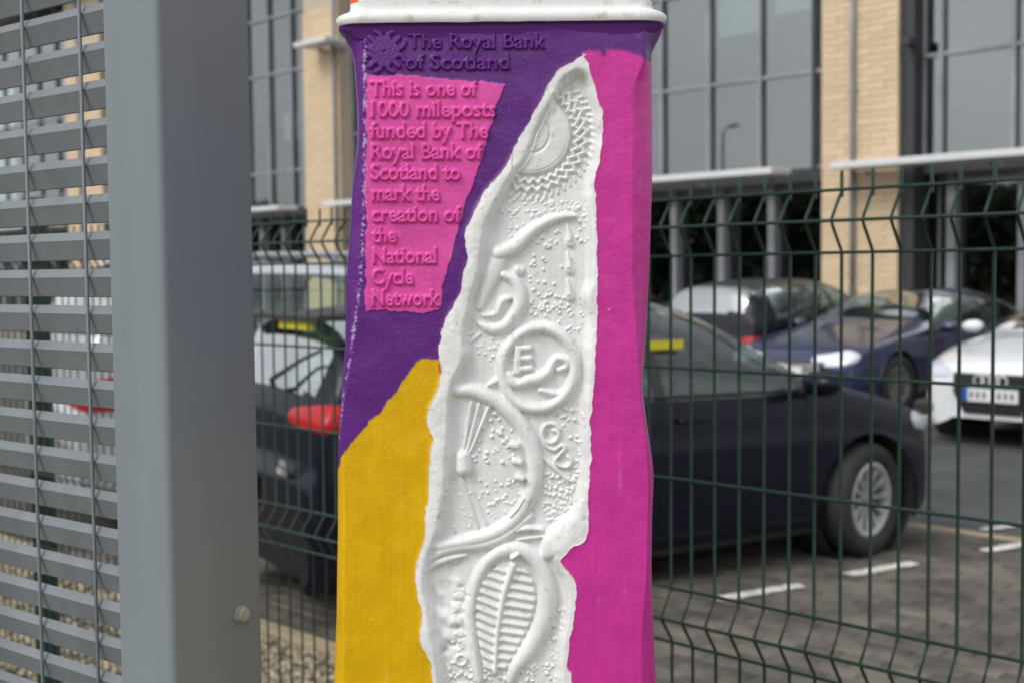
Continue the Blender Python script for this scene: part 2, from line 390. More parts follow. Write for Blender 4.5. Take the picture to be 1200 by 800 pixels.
# tyre: a smooth boss with two fine rings and a zigzag tread
rr = np.hypot(GU-622, GV-157); th = np.degrees(np.arctan2(GV-157, GU-622))
boss = 8.5*np.clip((48.5-rr)/3, 0, 1)*(1-.18*np.clip((rr-8)/40, 0, 1)); boss *= (th > -110) | (th < -178)
boss -= 1.6*np.exp(-((rr-22)/1.3)**2)*(rr < 30)*(th > -40)*(th < 130) + 1.2*np.exp(-((rr-44)/.9)**2)
mb = m_floor & (rr < 49); E = np.maximum(E, np.where(m_floor, boss, 0)); ID[mb & (boss > 1)] = 1
for r_, amp, ph, rad, hh in ((55, 3.2, 0, 2.6, 6.0), (63.5, 3.4, .4, 2.8, 4.6)):
    pts = []
    for k in range(-13, 21):
        a = R(k*5.4+ph*5); q = r_+amp*(1 if k % 2 else -1); pts.append((622+q*math.cos(a), 157+q*math.sin(a)))
    S_(pts, rad, hh, 1, sp=0)
for k in range(-12, 19):
    a = R(k*6.3); 
    S_([(622+71*math.cos(a), 157+71*math.sin(a)), (622+76*math.cos(a+.03), 157+76*math.sin(a+.03))], 1.8, 2.4, 1, sp=0)
# handlebar scroll
S_([(674,253),(664,253),(650,256),(636,262),(624,270),(613,280),(600,291),(584,297)], [3,5,6,7,7.5,8.5,10,9], 9.5, 2)
S_([(585,303),(578,320),(570,340),(562,360)], [11,11,8,5], 6.5, 3)
S_([(590,322),(602,328),(609,341),(609,356),(602,371),(590,383),(575,386),(561,379)], [5,7,8,8.5,8.5,8,7,3], 8.5, 3)
S_([(597,350),(589,353),(585,361),(580,369),(567,370)], [3.5,5.5,5.5,5,3], 7, 3)
stroke(E, [(607,317),(610,318)], 6, 5)
# three drops
for q_, y in enumerate((267, 299, 331)):
    S_([(665,y-3),(667,y+6),(667.5,y+14)], [1.2,3,4.6], 6.5, 14+q_, sp=4)
    S_([(668,y+17),(668.5,y+18)], 5.2, 5, 14+q_, sp=0)
# ring with marks
S_(ell(631,432,43,48,0,360,12), 7.2, 9.5, 4, sp=0)
S_([(607,409),(606,436)], 4.6, 8, 4, .2, 0)
for y in (409, 421, 433): S_([(607,y),(621,y-1)], 3.8, 7.5, 4, .25, 0)
S_([(572,452),(583,446),(594,440),(599,447),(608,450),(620,446),(631,444),(642,437),(648,426),(654,420),(664,423),(664,430),(655,434)], [2,5,6.5,8,7,8,8.5,6.5,5,5,5,4.5,4], 9.5, 4)
S_([(634,458),(650,462),(664,464)], [4.5,4.5,3], 7.5, 4)
S_([(594,447),(600,460),(612,470)], [4,3,2], 5, 4)
# half wheel: rim, hub, spokes
S_([(537,458),(552,458),(569,464),(585,473),(600,486),(614,503),(624,525),(627,548),(624,572),(615,594),(602,611),(584,624),(562,632),(540,637),(512,642)], [8,9,9.5,9.5,10,10,10,10,9.5,9,9,9,9,8,7], 10.5, 5)
S_([(542,536),(543,550)], [9,10], 13, 5, sp=0)
for a, b in (((552,473),(543,527)), ((561,475),(547,528)), ((572,479),(551,530))): S_([a, b], [2.6,2.0], 6.5, 5, sp=0)
for a, b in (((541,562),(560,620)), ((546,560),(570,616))): S_([a, b], [1.6,1.9], 3.6, 5, sp=0)
for x, y in ((602,522),(606,541),(609,560)): S_([(x-2,y),(x+3,y+1)], 4.2, 12.5, 5, .3, 0)
S_([(598,606),(607,596),(614,584)], 1.4, 11.6, 5, sp=0)
# coil and squiggle
S_([(656,504),(650,498),(641,498),(636,505),(637,515),(644,520),(652,517),(655,509),(649,505)], 2.9, 5, 6)
S_([(637,515),(641,524),(650,528),(658,523),(662,527),(656,534),(651,541),(656,547),(666,548),(670,541),(666,536)], 2.9, 5, 6)
S_([(636,536),(645,545),(654,553),(664,562),(672,566)], [1.5,3,3,3,1.5], 4, 6)
# folds between the two chambers
S_([(494,664),(512,650),(535,642),(560,640),(584,633),(604,620),(622,606)], [5,7,8,8,8,7,4], 8.5, 5)
S_([(500,668),(520,658),(545,652)], [4,5,3], 6, 9)
S_([(604,624),(618,620),(634,622)], [3,5,3], 9, 10)
S_([(606,634),(620,632),(637,630)], [2,3.5,2], 6, 10)
S_([(641,650),(646,636),(658,624),(672,610),(684,592)], [8,11,12,11,8], 12, 11)
# leaf / shell with ribs
outl = [(561,800),(556,775),(552,745),(551,712),(558,682),(572,659),(592,646),(612,646),(630,660),(640,684),(641,712),(634,738),(620,762),(603,786),(598,800)]
S_(outl, [5,6,6.5,7,7.5,8,9,9.5,10,11,12,12,11,8,5], 11, 7)
S_([(600,654),(606,650)], 4, 13.5, 7, sp=0)
pocket = poly(spline([(572,792),(563,765),(558,735),(558,708),(565,684),(578,668),(596,660),(612,664),(623,678),(627,700),(622,728),(611,752),(598,776),(588,792)], 5, True), .4)
pk = blur(pocket.astype(float), .9); E = E*(1-pk) + 2.0*pk; ID[pocket] = 7
mid = spline([(602,661),(596,680),(590,700),(585,728),(582,755),(580,790)], 6)
def mx(y): return np.interp(y, mid[:,1], mid[:,0])
RIB = np.zeros((RH, RW))
for k in range(12):
    y = 668+10.4*k
    if y < 785: stroke(RIB, [(mx(y)+1, y), (632, y+7)], 3.9, 6.2)
    if 662+10.4*k < 790: yl = 664+10.4*k; stroke(RIB, [(mx(yl+8)-1, yl+9), (550, yl-6)], 3.9, 6.2)
stroke(RIB, mid, [5.5,5,4.5,4,3.6,3.4], 9)
E = np.where(pk > .02, np.maximum(E, RIB*pk+E*(1-pk)), E)
# lower left hollows and lumps
lump = np.exp(-(((GU-522)/22)**2+((GV-720)/48)**2)); E += lump*np.clip(noise(5)*2.6, -3, 5)
for x, y, r_ in ((535,738,5),(529,758,6),(520,765,5),(540,752,4),(547,700,3),(540,690,3)): E -= 5*np.exp(-(((GU-x)/r_)**2+((GV-y)/(r_*.6))**2))
S_(ell(540,776,6,6,0,360), 2.2, 4.2, 12, sp=0)
for x0, y0 in ((536,683),(538,699),(533,714),(540,727)): S_([(x0,y0),(x0+1.5,y0+2)], 4.2, 2.4, 0, sp=0)
# beads
def beads(x0, y0, x1, y1, n, rmin=1.1, rmax=2.3, h=2.2):
    for _ in range(n):
        x, y = RNG.uniform(x0, x1), RNG.uniform(y0, y1); r_ = RNG.uniform(rmin, rmax)
        i, j = int((y-V0)*RS), int((x-U0)*RS)
        if 0 <= i < RH and 0 <= j < RW and m_floor[i, j] and E[i, j] < 1.5: stroke(E, [(x, y)], r_, h*r_/1.6)
beads(596,233,692,248,75,.9,1.7); beads(588,246,640,280,30); beads(622,268,660,300,20); beads(676,250,690,300,10)
beads(618,300,660,345,16); beads(622,345,672,372,55); beads(655,365,685,390,16); beads(548,385,600,425,32,1.1,2.1)
beads(555,480,600,520,22,1.6,3.0,2.6); beads(552,525,602,545,18,1.4,2.6); beads(560,560,612,615,38,1.2,2.2)
beads(640,478,686,500,26,1.3,2.5); beads(668,500,684,560,14); beads(637,555,676,612,130,1.0,2.2,2.4); beads(522,560,556,625,26,.9,1.5,1.6)
beads(520,782,655,812,150,1.2,2.6,2.6); beads(528,690,552,780,40,1.2,2.2); beads(640,715,662,780,40,1.0,2.2)
S_([(551,401),(562,392)], 2, 3, 0, sp=0)
E = blur(E, .6)
H = H + E*fb
# raised lettering
TXT = np.zeros((RH, RW)); TID = np.zeros((RH, RW), np.int16)
LINES = [('The Royal Bank', 478, 640, 57.5, 18.5), ('of Scotland', 475, 597, 82, 18.5),
 ('This is one of', 434, 560, 113.5, 19), ('1000 mileposts', 435, 582, 138, 19), ('funded by The', 434, 573, 162.8, 19), ('Royal Bank of', 435, 566, 187.2, 19),
 ('Scotland to', 435, 540, 211.5, 19), ('mark the', 436, 516, 236, 19), ('creation of', 436, 541, 260.5, 19), ('the', 436, 465, 284.8, 19),
 ('National', 437, 512, 309, 19), ('Cycle', 436, 485, 333.5, 19), ('Network', 436, 516, 358.5, 19)]
for k, (t, x0, x1, b, c) in enumerate(LINES):
    A = blur(text_raster(t, x0, x1, b, c, .031 if k > 1 else .024).astype(float), .5) > .5; TXT = np.maximum(TXT, A); TID[A] = k+1
# the bank's square emblem: four arrow arms turned inward round a cross
LG = np.zeros((RH, RW))
for q in range(4):
    a = R(45+90*q); c, s = math.cos(a), math.sin(a)
    def T(x, y): return (450.5+(x*c-y*s), 61+(x*s+y*c))
    stroke(LG, [T(5,0), T(24,0)], [4.2,3.2], 1, .4)
    for sg in (-1, 1):
        stroke(LG, spline([T(13,sg*5), T(17,sg*11), T(24,sg*9.5)], 5), 2.9, 1, .4)
        stroke(LG, [T(4,sg*2), T(12,sg*10.5)], [3,2.6], 1, .4)
TXT = np.maximum(TXT, LG > .35); TID[(LG > .35)] = 20
tb = blur(TXT.astype(float), .48)
H += 3.3*tb
# paint edges, brush marks and casting skin
ny = noise(9); H += noise(16)*.7*(1-fb) + noise(5)*.13*(1-.4*fb) + noise(1.6)*.055
brush = blur(np.repeat(RNG.standard_normal((RH//40+2, RW)), 40, 0)[:RH], .8); H += brush*.06*(1-wb)
for m_ in (m_ins, m_yel, m_pinkR, m_white):
    b_ = blur(m_.astype(float), .7); H += .9*b_*(1-b_)*4*.35
H += 1.0*blur(m_ins.astype(float), 1)*1.2
# colour
COLR = np.empty((RH, RW, 3)); COLR[:] = C_PURPLE
def over(mask, c, s=.28):
    k = blur(mask.astype(float), s)[..., None]; COLR[:] = COLR*(1-k)+np.array(c)*k
over(m_yel, C_YEL); over(m_pinkR, C_MAG); over(m_ins, C_PINK); over(m_white, C_WHITE, .22)
# worn white flecks along the left arris
seamx = np.interp(VV, [20,260,330,400,470,505,530], [430,429,425,415,404,399,395])[:, None]
band = np.exp(-((GU-seamx+3)/3.6)**2)*(GV < 525)*(GV > 52)
fl = noise(.8)+.6*noise(1.8); speck = (band*1.0+fl*.22 > 1.02)
H += band*noise(1.2)*.35
over(speck & ~m_yel, (.40,.27,.50), .4)
ps = (noise(1.0) > 4.0) & m_pinkR & (GU < 745); over(ps, (.75,.35,.62), .3)
rust = (np.exp(-((GU-516)/3)**2)*np.exp(-((GV-430)/9)**2) > .45) & m_yel; over(rust, lin(200,90,30), .6)
stain = np.clip(blur(((noise(1.2)+.8*noise(3)) > 2.5).astype(float), .6), 0, 1)*m_white*.5; COLR = COLR*(1-stain[..., None]) + np.array((.42,.40,.34))*stain[..., None]
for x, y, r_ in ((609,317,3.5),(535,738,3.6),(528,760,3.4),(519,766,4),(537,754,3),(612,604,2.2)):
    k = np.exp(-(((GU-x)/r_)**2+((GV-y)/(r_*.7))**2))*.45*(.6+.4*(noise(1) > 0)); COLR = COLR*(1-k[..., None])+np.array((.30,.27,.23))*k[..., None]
COLR = COLR*(1+.025*ny[..., None])

st_ = blur(RNG.standard_normal((RH, RW)), 1.0); st_ = sum(np.roll(st_, k, 0) for k in range(-60, 61, 3)); st_ /= st_.std()
wide = noise(22); COLR *= (1+.022*st_+.028*wide)[..., None]*np.array([1, 1, 1])
thin = np.clip(noise(7)*.5+st_*.6-1.5, 0, 1)*.22; thin = thin*(~m_white)
COLR = COLR*(1-thin[..., None])+np.array((.55,.45,.42))*thin[..., None]*.6+COLR*thin[..., None]*.4
def bil(A, u, v):
    x = np.clip((u-U0)*RS-.5, 0, RW-1.001); y = np.clip((v-V0)*RS-.5, 0, RH-1.001)
    j, i = x.astype(int), y.astype(int); fx, fy = x-j, y-i
    if A.ndim == 3: fx, fy = fx[..., None], fy[..., None]
    return (A[i,j]*(1-fx)+A[i,j+1]*fx)*(1-fy) + (A[i+1,j]*(1-fx)+A[i+1,j+1]*fx)*fy
def nearest(A, u, v):
    return A[np.clip(((v-V0)*RS).astype(int), 0, RH-1), np.clip(((u-U0)*RS).astype(int), 0, RW-1)]
SILY = [20,30,40,52,62,87,130,168,217,276,312,400,470,522,555,625,695,765,800,1000,1300,2200,2750]
SILL = [397,398,401,408,411,413.5,416,416,410,407,404,402,397,393,393,393,392,390,389,386,384,380,380]
SRY = [20,30,40,52,62,140,210,276,312,382,456,505,540,565,607,667,747,800,1000,1300,2200,2750]
SRX = [780,779,774,768,766,767,767,765,764,760,755,761.5,767,769,767,766,768.5,771,774,776,780,780]
LSY = [20,260,330,400,470,505,540,700,800,2750]; LSX = [430,429,425,415,404,401,404,404,403,400]
RSY = [20,70,100,260,330,400,470,505,572,667,720,750,800,2750]; RSX = [756,755,742,740.5,740.5,746,751,756,760,758,754,751,752,760]
def sm(x, y, v):
    f = np.interp(v, x, y); g = f.copy()
    for d in (-10,-5,5,10): g = g+np.interp(v+d*np.clip((v-30)/60, .15, 1), x, y)
    return g/5
rows = np.concatenate([np.arange(28, 826, .85), np.linspace(830, 2720, 60)])
sil_l, sil_r = sm(SILY, SILL, rows), sm(SRY, SRX, rows); sl, sr = sm(LSY, LSX, rows), sm(RSY, RSX, rows)
nF = 440; s_ = np.linspace(0, 1, nF)
Ug = sil_l[:, None]+(sil_r-sil_l)[:, None]*s_[None]; Vg = np.repeat(rows[:, None], nF, 1)
a = np.clip((sl[:, None]-Ug)/np.maximum(sl-sil_l, 4)[:, None], 0, 1); b = np.clip((Ug-sr[:, None])/np.maximum(sil_r-sr, 4)[:, None], 0, 1)
drop = 15*a**1.25+4*(1-np.sqrt(1-np.clip(a, 0, .995)**2))*2 + 17*b**1.2+4*(1-np.sqrt(1-np.clip(b, 0, .995)**2))*2
hh = bil(H, Ug, np.minimum(Vg, 830)); fadeb = np.clip((Vg-826)/4, 0, 1); hh = hh*(1-fadeb)+(-REC*np.clip(bil(fb, Ug, np.full_like(Vg, 830)), 0, 1))*fadeb
px_m = 1/1500.0; DP = 1.0
o0 = np.array(CAM); F3, R3, U3 = np.array(fw), np.array(rt), np.array(up)
def unproj(U, V, Y):
    d = F3+R3*((U-600)/F)[..., None]+U3*((400-V)/F)[..., None]; return o0+d*(Y/d[..., 1])[..., None]
Pf = unproj(Ug, Vg, np.full_like(Ug, DP)); Pf[..., 1] += (drop-hh)*px_m
# wrap the sides and the back
back = .09; side = []
def wrap(col, sgn):
    out = []
    for t in np.linspace(.12, 1, 9): q = col.copy(); q[:, 1] = col[:, 1]+(DP+back-col[:, 1])*t; q[:, 0] += sgn*.002*math.sin(t*PI); out.append(q)
    return out
L = wrap(Pf[:, 0], -1); Rr = wrap(Pf[:, -1], 1)
bk = [L[-1]*(1-t)+Rr[-1]*t for t in np.linspace(0, 1, 8)[1:-1]]
G = np.stack(L[::-1]+[Pf[:, k] for k in range(nF)]+Rr, 1)
Gc = bil(COLR, Ug, np.minimum(Vg, 830))
G = np.concatenate([G, np.stack(bk[::-1]+[L[-1]], 1)], 1)
cR, cLft = Gc[:, -1:], Gc[:, :1]
Gc = np.concatenate([np.repeat(cLft, 9, 1), Gc, np.repeat(cR, 9, 1), np.repeat(cR*.5+cLft*.5, len(bk)+1, 1)], 1)
GN = -grid_normals(G)
if (GN[100, 200, 1] > 0): GN = -GN
nr, nc = G.shape[:2]
Uc = (Ug[:-1, :-1]+Ug[1:, 1:])/2; Vc = np.minimum((Vg[:-1, :-1]+Vg[1:, 1:])/2, 829)
pid = np.zeros((nr-1, nc-1), int)                         # 0 purple
cw, ci, cy_, cp = (nearest(m, Uc, Vc) for m in (m_white, m_ins, m_yel, m_pinkR))
fid = nearest(ID, Uc, Vc)*nearest(m_floor, Uc, Vc); tid = nearest(np.where(tb > .3, TID, 0), Uc, Vc)
core = np.zeros_like(Uc, int); core[cy_] = 1; core[cp] = 2; core[ci] = 3; core[cw] = 4
core = np.where((core == 4) & (fid > 0), 10+fid, core); core = np.where((tid > 0), 40+tid, core)
pid[:, 9:9+nF-1] = core
pid[:, :9] = core[:, :1]; pid[:, 9+nF-1:9+nF+8] = core[:, -1:]; pid[:, 9+nF+8:] = 0
base = at(585, 400, DP)
post = thing('milepost', 'purple, pink and yellow painted iron milepost with a white relief, right of the grey post', 'milepost', (base.x, DP+.05, 0))
off = np.array(post.location); G = G-off
def gp(name, k, parent=post, label=None): return grid_part(name, G, GN, pid == k, MT['paint'], parent, Gc, flip=FLIP, label=label)
FLIP = True
gp('purple_face', 0, label='purple painted face'); gp('yellow_face', 1, label='yellow painted face'); gp('pink_face', 2, label='bright pink painted right side')
ins = gp('inscription_panel', 3, label='pink panel with raised lettering'); rel = gp('relief_panel', 4, label='white recessed relief panel')
for k, nm, lb in ((1,'tyre_relief','raised round tyre with zigzag tread'),(2,'scroll_relief','raised curving arm'),(3,'hook_relief','raised hook shape'),(4,'ring_relief','raised ring with marks inside'),
  (5,'wheel_relief','raised half wheel with hub and spokes'),(6,'coil_relief','small raised coil'),(7,'leaf_relief','ribbed leaf shaped relief'),(9,'fold_relief','long raised fold'),(10,'fold_relief','two short ridges'),(11,'fold_relief','broad raised fold beside the pink paint'),(12,'small_ring_relief',None),(14,'drop_relief','topmost raised drop'),(15,'drop_relief','middle raised drop'),(16,'drop_relief','lowest raised drop')):
    gp(nm, 10+k, rel, lb)
for k, (t, *_) in enumerate(LINES): gp('text_line', 41+k, ins if k > 1 else post, 'raised lettering reading '+t)
gp('bank_emblem', 60, post, 'raised square emblem')
# the lip and the head above it
def rounded(w_, d_, r_, n=7):
    out = []
    for cx, cy, a0 in ((w_-r_, -d_+r_, -90), (w_-r_, d_-r_, 0), (-w_+r_, d_-r_, 90), (-w_+r_, -d_+r_, 180)):
        for k in range(n+1): a = R(a0+90*k/n); out.append((cx+r_*math.cos(a), cy+r_*math.sin(a), math.cos(a), math.sin(a)))
    return out
uc = 587.5; cc = at(uc, 40, DP); cx0, zpx = cc.x, lambda y: at(uc, y, DP).z
def sweep(name, prof, cols, m, w0=.1185, front=DP, y_b=DP+back, jit=.25):
    dpt = (y_b-front)/2; ring = rounded(w0, dpt, .012); n = len(ring); seg = []
    # subdivide the long sides so the cast edge can waver
    pts = []
    for k in range(n):
        p, q = ring[k], ring[(k+1) % n]; L_ = math.hypot(p[0]-q[0], p[1]-q[1]); c_ = max(1, int(L_/.0016)) if L_ > .004 else 1
        for t in range(c_): u = t/c_; pts.append([p[i]*(1-u)+q[i]*u for i in range(4)])
    pts = np.array(pts); n = len(pts); nn = np.hypot(pts[:,2], pts[:,3]); pts[:,2] /= nn; pts[:,3] /= nn
    wob = np.convolve(np.tile(RNG.standard_normal(n), 3), np.ones(9)/9, 'same')[n:2*n]*2*jit
    wob2 = np.convolve(np.tile(RNG.standard_normal(n), 3), np.ones(4)/4, 'same')[n:2*n]*jit
    P = np.zeros((len(prof), n+1, 3)); C_ = np.zeros((len(prof), n+1, 3))
    for i, (o_, yy) in enumerate(prof):
        e = (o_+wob2*(1 if i not in (0, len(prof)-1) else 0))*px_m
        x = cx0+pts[:,0]+pts[:,2]*e; y = (front+y_b)/2+pts[:,1]+pts[:,3]*e*(.55 if i < 11 else (.18 if prof is lipprof else .55)); z = zpx(1)*0+np.array([zpx(yy)]*n)-wob*px_m*(1 if i not in (0, len(prof)-1) else 0)
        P[i, :n] = np.stack([x, y, z], 1)+0; P[i, n] = P[i, 0]; C_[i] = cols[i]
    P -= off; N = grid_normals(P)
    return P, N, C_
lipprof = [(-1,1),(-1,6),(0,10),(4,12),(9,13.5),(13,15.5),(15.5,18.5),(16,21.5),(15,24.5),(13,26.5),(12.6,27.2),(13.2,28.5),(13,31),(9,34),(4,37),(0,39.5),(-3,42),(-6,44)]
nwh = 10
P, N, C_ = sweep('rim', lipprof, [C_WHITE]*nwh+[tuple(np.array(C_PURPLE)*1.0)]*(len(lipprof)-nwh), None)
n0 = RNG.standard_normal(C_.shape[:2]); n0 = np.stack([np.convolve(r_, np.ones(5)/5, 'same') for r_ in n0]); n0[1:-1] = (n0[:-2]+2*n0[1:-1]+n0[2:])/4
xr0_ = (P[..., 0]+off[0])/DP*1500+600; hot = sum(np.exp(-((xr0_-x_)/6)**2)*a_ for x_, a_ in ((486,1.0),(431,.8),(560,.35),(655,.5),(712,.3)))*(np.arange(len(lipprof))[:, None] > 5)*(P[..., 1]+off[1] < DP+.02)
spk = n0; kk = np.clip((spk-.25)*1.0+hot*.5, 0, .5)[..., None]*(np.arange(len(lipprof))[:, None, None] < nwh); C_ = C_*(1-kk)+np.array((.44,.38,.24))*kk
if N[5, 60, 1] > 0: N = -N
flipL = False
msk = np.ones((P.shape[0]-1, P.shape[1]-1), bool); mt, mbm = msk.copy(), msk.copy(); mt[nwh-1:] = False; mbm[:nwh-1] = False
grid_part('rim_moulding', P, N, mt, MT['paint'], post, C_, label='white rounded rim'); grid_part('rim_underside', P, N, mbm, MT['paint'], post, C_, label='purple underside of the rim')
hp = [(-1, y) for y in (2,-1,-4,-8,-14,-24,-60,-120,-180,-230)]
P, N, C_ = sweep('head', hp, [C_WHITE]*len(hp), None, w0=.1183, jit=.1)
if N[1, 60, 1] > 0: N = -N
xpx = (P[..., 0]+off[0])/DP*1500+600; yb = np.array([h[1] for h in hp])[:, None]+0*xpx
N = N
# finer colouring of the head
C_[(xpx < 427)] = C_ORG; C_[(xpx > 757)] = C_BLUE; C_[(xpx < 410)] = C_ORG
grid_part('head', P, N, np.ones((P.shape[0]-1, P.shape[1]-1), bool), MT['paint'], post, C_, label='white head with an orange patch and a blue patch')
capb = MB(); zt = zpx(-230); 
r_ = [(x*1.0+cx0-off[0], y+DP+back/2-off[1]) for x, y, _, _ in rounded(.118, back/2, .012)]
capb.add([(x, y, zt) for x, y in r_], [tuple(range(len(r_)))]).build('top_cap', mat('white_cast_paint', C_WHITE, .5), post)

# ================================================================== GROUND (setting)
FD = Vector((.7045, -.7097, 0)); FN = Vector((.7097, .7045, 0))    # along the fence; away from the camera
def struct(o): o['kind'] = 'structure'; return o
def sheet(name, pts, z, m):
    b = MB(); b.add([(p[0], p[1], z) for p in pts], [tuple(range(len(pts)))]); return struct(b.build(name, m))
def strip(p0, n0, n1, L0=-60, L1=60):      # quad along the fence direction between two normal offsets from p0
    p0 = Vector(p0); return [(p0+FD*L0+FN*n0)[:2], (p0+FD*L1+FN*n0)[:2], (p0+FD*L1+FN*n1)[:2], (p0+FD*L0+FN*n1)[:2]]
FP = Vector((.262, 2.326, 0))                                       # a point of the fence line
KB = Vector((-.94, 5.63, 0)); kd = (KB-FP).dot(FN)
AS = Vector((2.42, 8.05, 0)); ad = (AS-FP).dot(FN); AE = ad+4.75; BLD = Vector((5.87, 22, 0)); bd = (BLD-FP).dot(FN)
sheet('ground', [(-900,-900),(900,-900),(900,900),(-900,900)], -.06, MT['gravel_bed'])
sheet('gravel_bed', strip(FP, -9, kd), -.012, MT['gravel_bed'])
sheet('paving_bed', strip(FP, kd, ad), -.014, MT['joint'])
sheet('asphalt_lane', strip(FP, ad, AE), -.004, MT['asphalt'])
sheet('far_bay_paving', strip(FP, AE, bd+3), -.002, MT['farpave'])
# edging kerbs: between gravel and paving, and between paving and lane
def blocks_line(name, n, L0, L1, ln, wd, top, m, parent):
    k = MB().box((0,0,0), (ln-.008, wd, .16), ch=.006).build(name, m, parent); me = k.data; t = L0; first = True
    while t < L1:
        p = FP+FD*t+FN*n
        o = k if first else inst(name, me, parent); first = False
        o.location = (p.x, p.y, top-.08); o.rotation_euler = (0,0,math.atan2(FD.y, FD.x)); t += ln
kerb = struct(thing('kerb', None, None)); blocks_line('kerb_stone', kd-.06, -6, 6, .9, .12, .022, MT['kerb'], kerb)
edge = struct(thing('lane_edging', None, None)); blocks_line('edging_block', ad-.05, -3, 4.5, .45, .10, .006, MT['kerb'], edge)
# block paving: running bond along the fence direction
pav = struct(thing('car_park_paving', None, None)); mass = MB(); cand = []
PL, PW = .20, .10; rzp = math.atan2(FD.y, FD.x)
row = 0; n = kd+.005+PW/2
def vis(p):
    d = p-CAM; z = d.dot(fw); return z > .5, 600+F*d.dot(rt)/z, 400-F*d.dot(up)/z, z
while n < ad-.10:
    L0, L1 = (-5.5, 5.0) 
    t = L0+(PL/2 if row % 2 else 0)
    while t < L1:
        p = FP+FD*t+FN*n; ok, px, py, z = vis(p)
        if ok and -200 < px < 1400: 
            hid = (390 < px < 775) or (px < 385 and py < 700); seen = (0 < px < 1215 and 600 < py < 812 and not hid)
            cand.append((z if seen else 99+z, p.copy()))
        t += PL
    row += 1; n += PW
cand.sort(key=lambda c: c[0])
pm = MB().box((0,0,0), (PL-.006, PW-.006, .06), ch=.004).build('paving_block', MT['paver'], pav); pme = pm.data
for k, (z, p) in enumerate(cand):
    jz = random.uniform(-.0018, .0018)
    if k < 300 and z < 99:
        o = pm if k == 0 else inst('paving_block', pme, pav)
        o.location = (p.x, p.y, -.03+jz); o.rotation_euler = (random.uniform(-.008,.008), random.uniform(-.006,.006), rzp)
    else: mass.box((p.x, p.y, -.03+jz), (PL-.006, PW-.006, .06), rz=rzp, ch=.004)
o = mass.build('distant_paving_blocks', MT['paver_s'], pav, fix=False); o['kind'] = 'stuff'
# bay dashes
def dash(p, q, wd=.085):
    p, q = Vector((p[0], p[1], 0)), Vector((q[0], q[1], 0)); d = (q-p); n_ = Vector((-d.y, d.x, 0)).normalized()*wd/2; b = MB(); N_ = 26
    L_, R_ = [], []
    for i in range(N_+1):
        c = p+d*(i/N_); e = 1 if 0 < i < N_ else .7
        L_.append(c+n_*e*(1+random.uniform(-.16,.16))); R_.append(c-n_*e*(1+random.uniform(-.16,.16)))
    b.add([(v.x, v.y, .0065) for v in L_+R_], [(i, i+1, N_+2+i, N_+1+i) for i in range(N_)])
    return struct(b.build('bay_marking', MT['mark']))
for a_, b_ in (((838,703),(939,686)), ((993,674),(1072,660)), ((1153,646),(1236,632))):
    dash(gnd(*a_), gnd(*b_))
dash(gnd(1150,621), gnd(1222,612), .06); dash(gnd(1058,494), gnd(1086,488), .10)
# gravel between fence and kerb, and round the camera side of the fence
gv = MB(); ico = bmesh.new(); bmesh.ops.create_icosphere(ico, subdivisions=1, radius=1); iv = [v.co.copy() for v in ico.verts]; iff = [tuple(v.index for v in f.verts) for f in ico.faces]; ico.free()
vv_, ff_ = [], []; cnt = 0; ivn = np.array([v[:] for v in iv]); ifn = np.array(iff)
while cnt < 9000:
    t = random.uniform(-6.5, 1.2); n = random.uniform(-.5, kd-.14); p = FP+FD*t+FN*n; ok, px, py, z = vis(p)
    if not ok or px < -60 or px > 420 or py > 1500: 
        if random.random() > .02: continue
    r_ = random.uniform(.008, .020); q = random.random()*PI
    sc = np.array((r_*random.uniform(.9,1.4), r_, r_*random.uniform(.5,.8))); v = ivn*sc*(1+RNG.uniform(-.18,.18,(len(ivn),1)))
    c, s = math.cos(q), math.sin(q); v = np.stack([v[:,0]*c-v[:,1]*s+p.x, v[:,0]*s+v[:,1]*c+p.y, v[:,2]-.010+random.uniform(0,.014)], 1)
    vv_.append(v); ff_.append(ifn+cnt*len(ivn)); cnt += 1
b = MB(); b.v = [tuple(x) for x in np.concatenate(vv_)]; b.f = [tuple(int(i) for i in x) for x in np.concatenate(ff_)]
g = b.build('gravel', MT['gravel'], fix=False); g['kind'] = 'stuff'; g['label'] = 'buff gravel between the kerb and the green fence'

# ================================================================== GREEN MESH FENCE
TOP = 1.725; offs = [0,.05,.10,.30,.50,.70,.75,.80,1.0,1.2,1.4,1.45,1.50,1.68]; apex = {.05:.032, .75:.032, 1.45:.032}
fence = thing('mesh_fence', 'dark green welded wire fence with V folds crossing between the milepost and the parked cars', 'fence', tuple(FP))
def vprof():
    pts = [(0, TOP+.03), (0, TOP-.012)]
    for z0 in (0, .70, 1.40):
        pts += [(-.003, TOP-z0-.006), (-.028, TOP-z0-.043), (-.032, TOP-z0-.05), (-.028, TOP-z0-.057), (-.003, TOP-z0-.094), (0, TOP-z0-.10)]
    pts += [(0, TOP-1.69)]
    return pts
vp = vprof(); rfd = math.atan2(FD.y, FD.x)
vw = MB().tube([(0, n_, z) for n_, z in vp], .0028, 6).build('vertical_wire', MT['green'], fence, smooth=True); first = True
def tpost(px):
    k = (px-600)/1500; return (k*FP.y-FP.x)/(FD.x-k*FD.y)
t0 = tpost(30); SP = 2.5; ph = tpost(785.6) % .05
pane = [t0-2*SP, t0-SP, t0, t0+SP, t0+2*SP]
t = math.ceil((t0-2*SP-ph)/.05)*.05+ph
while t < t0+2*SP+.01:
    if min(abs(t-x) for x in pane) > .0:
        o = vw if first else inst('vertical_wire', vw.data, fence); first = False
        o.location = FD*t; o.rotation_euler = (random.uniform(-.002,.002), random.uniform(-.002,.002), rfd)
    t += .05
hw = None
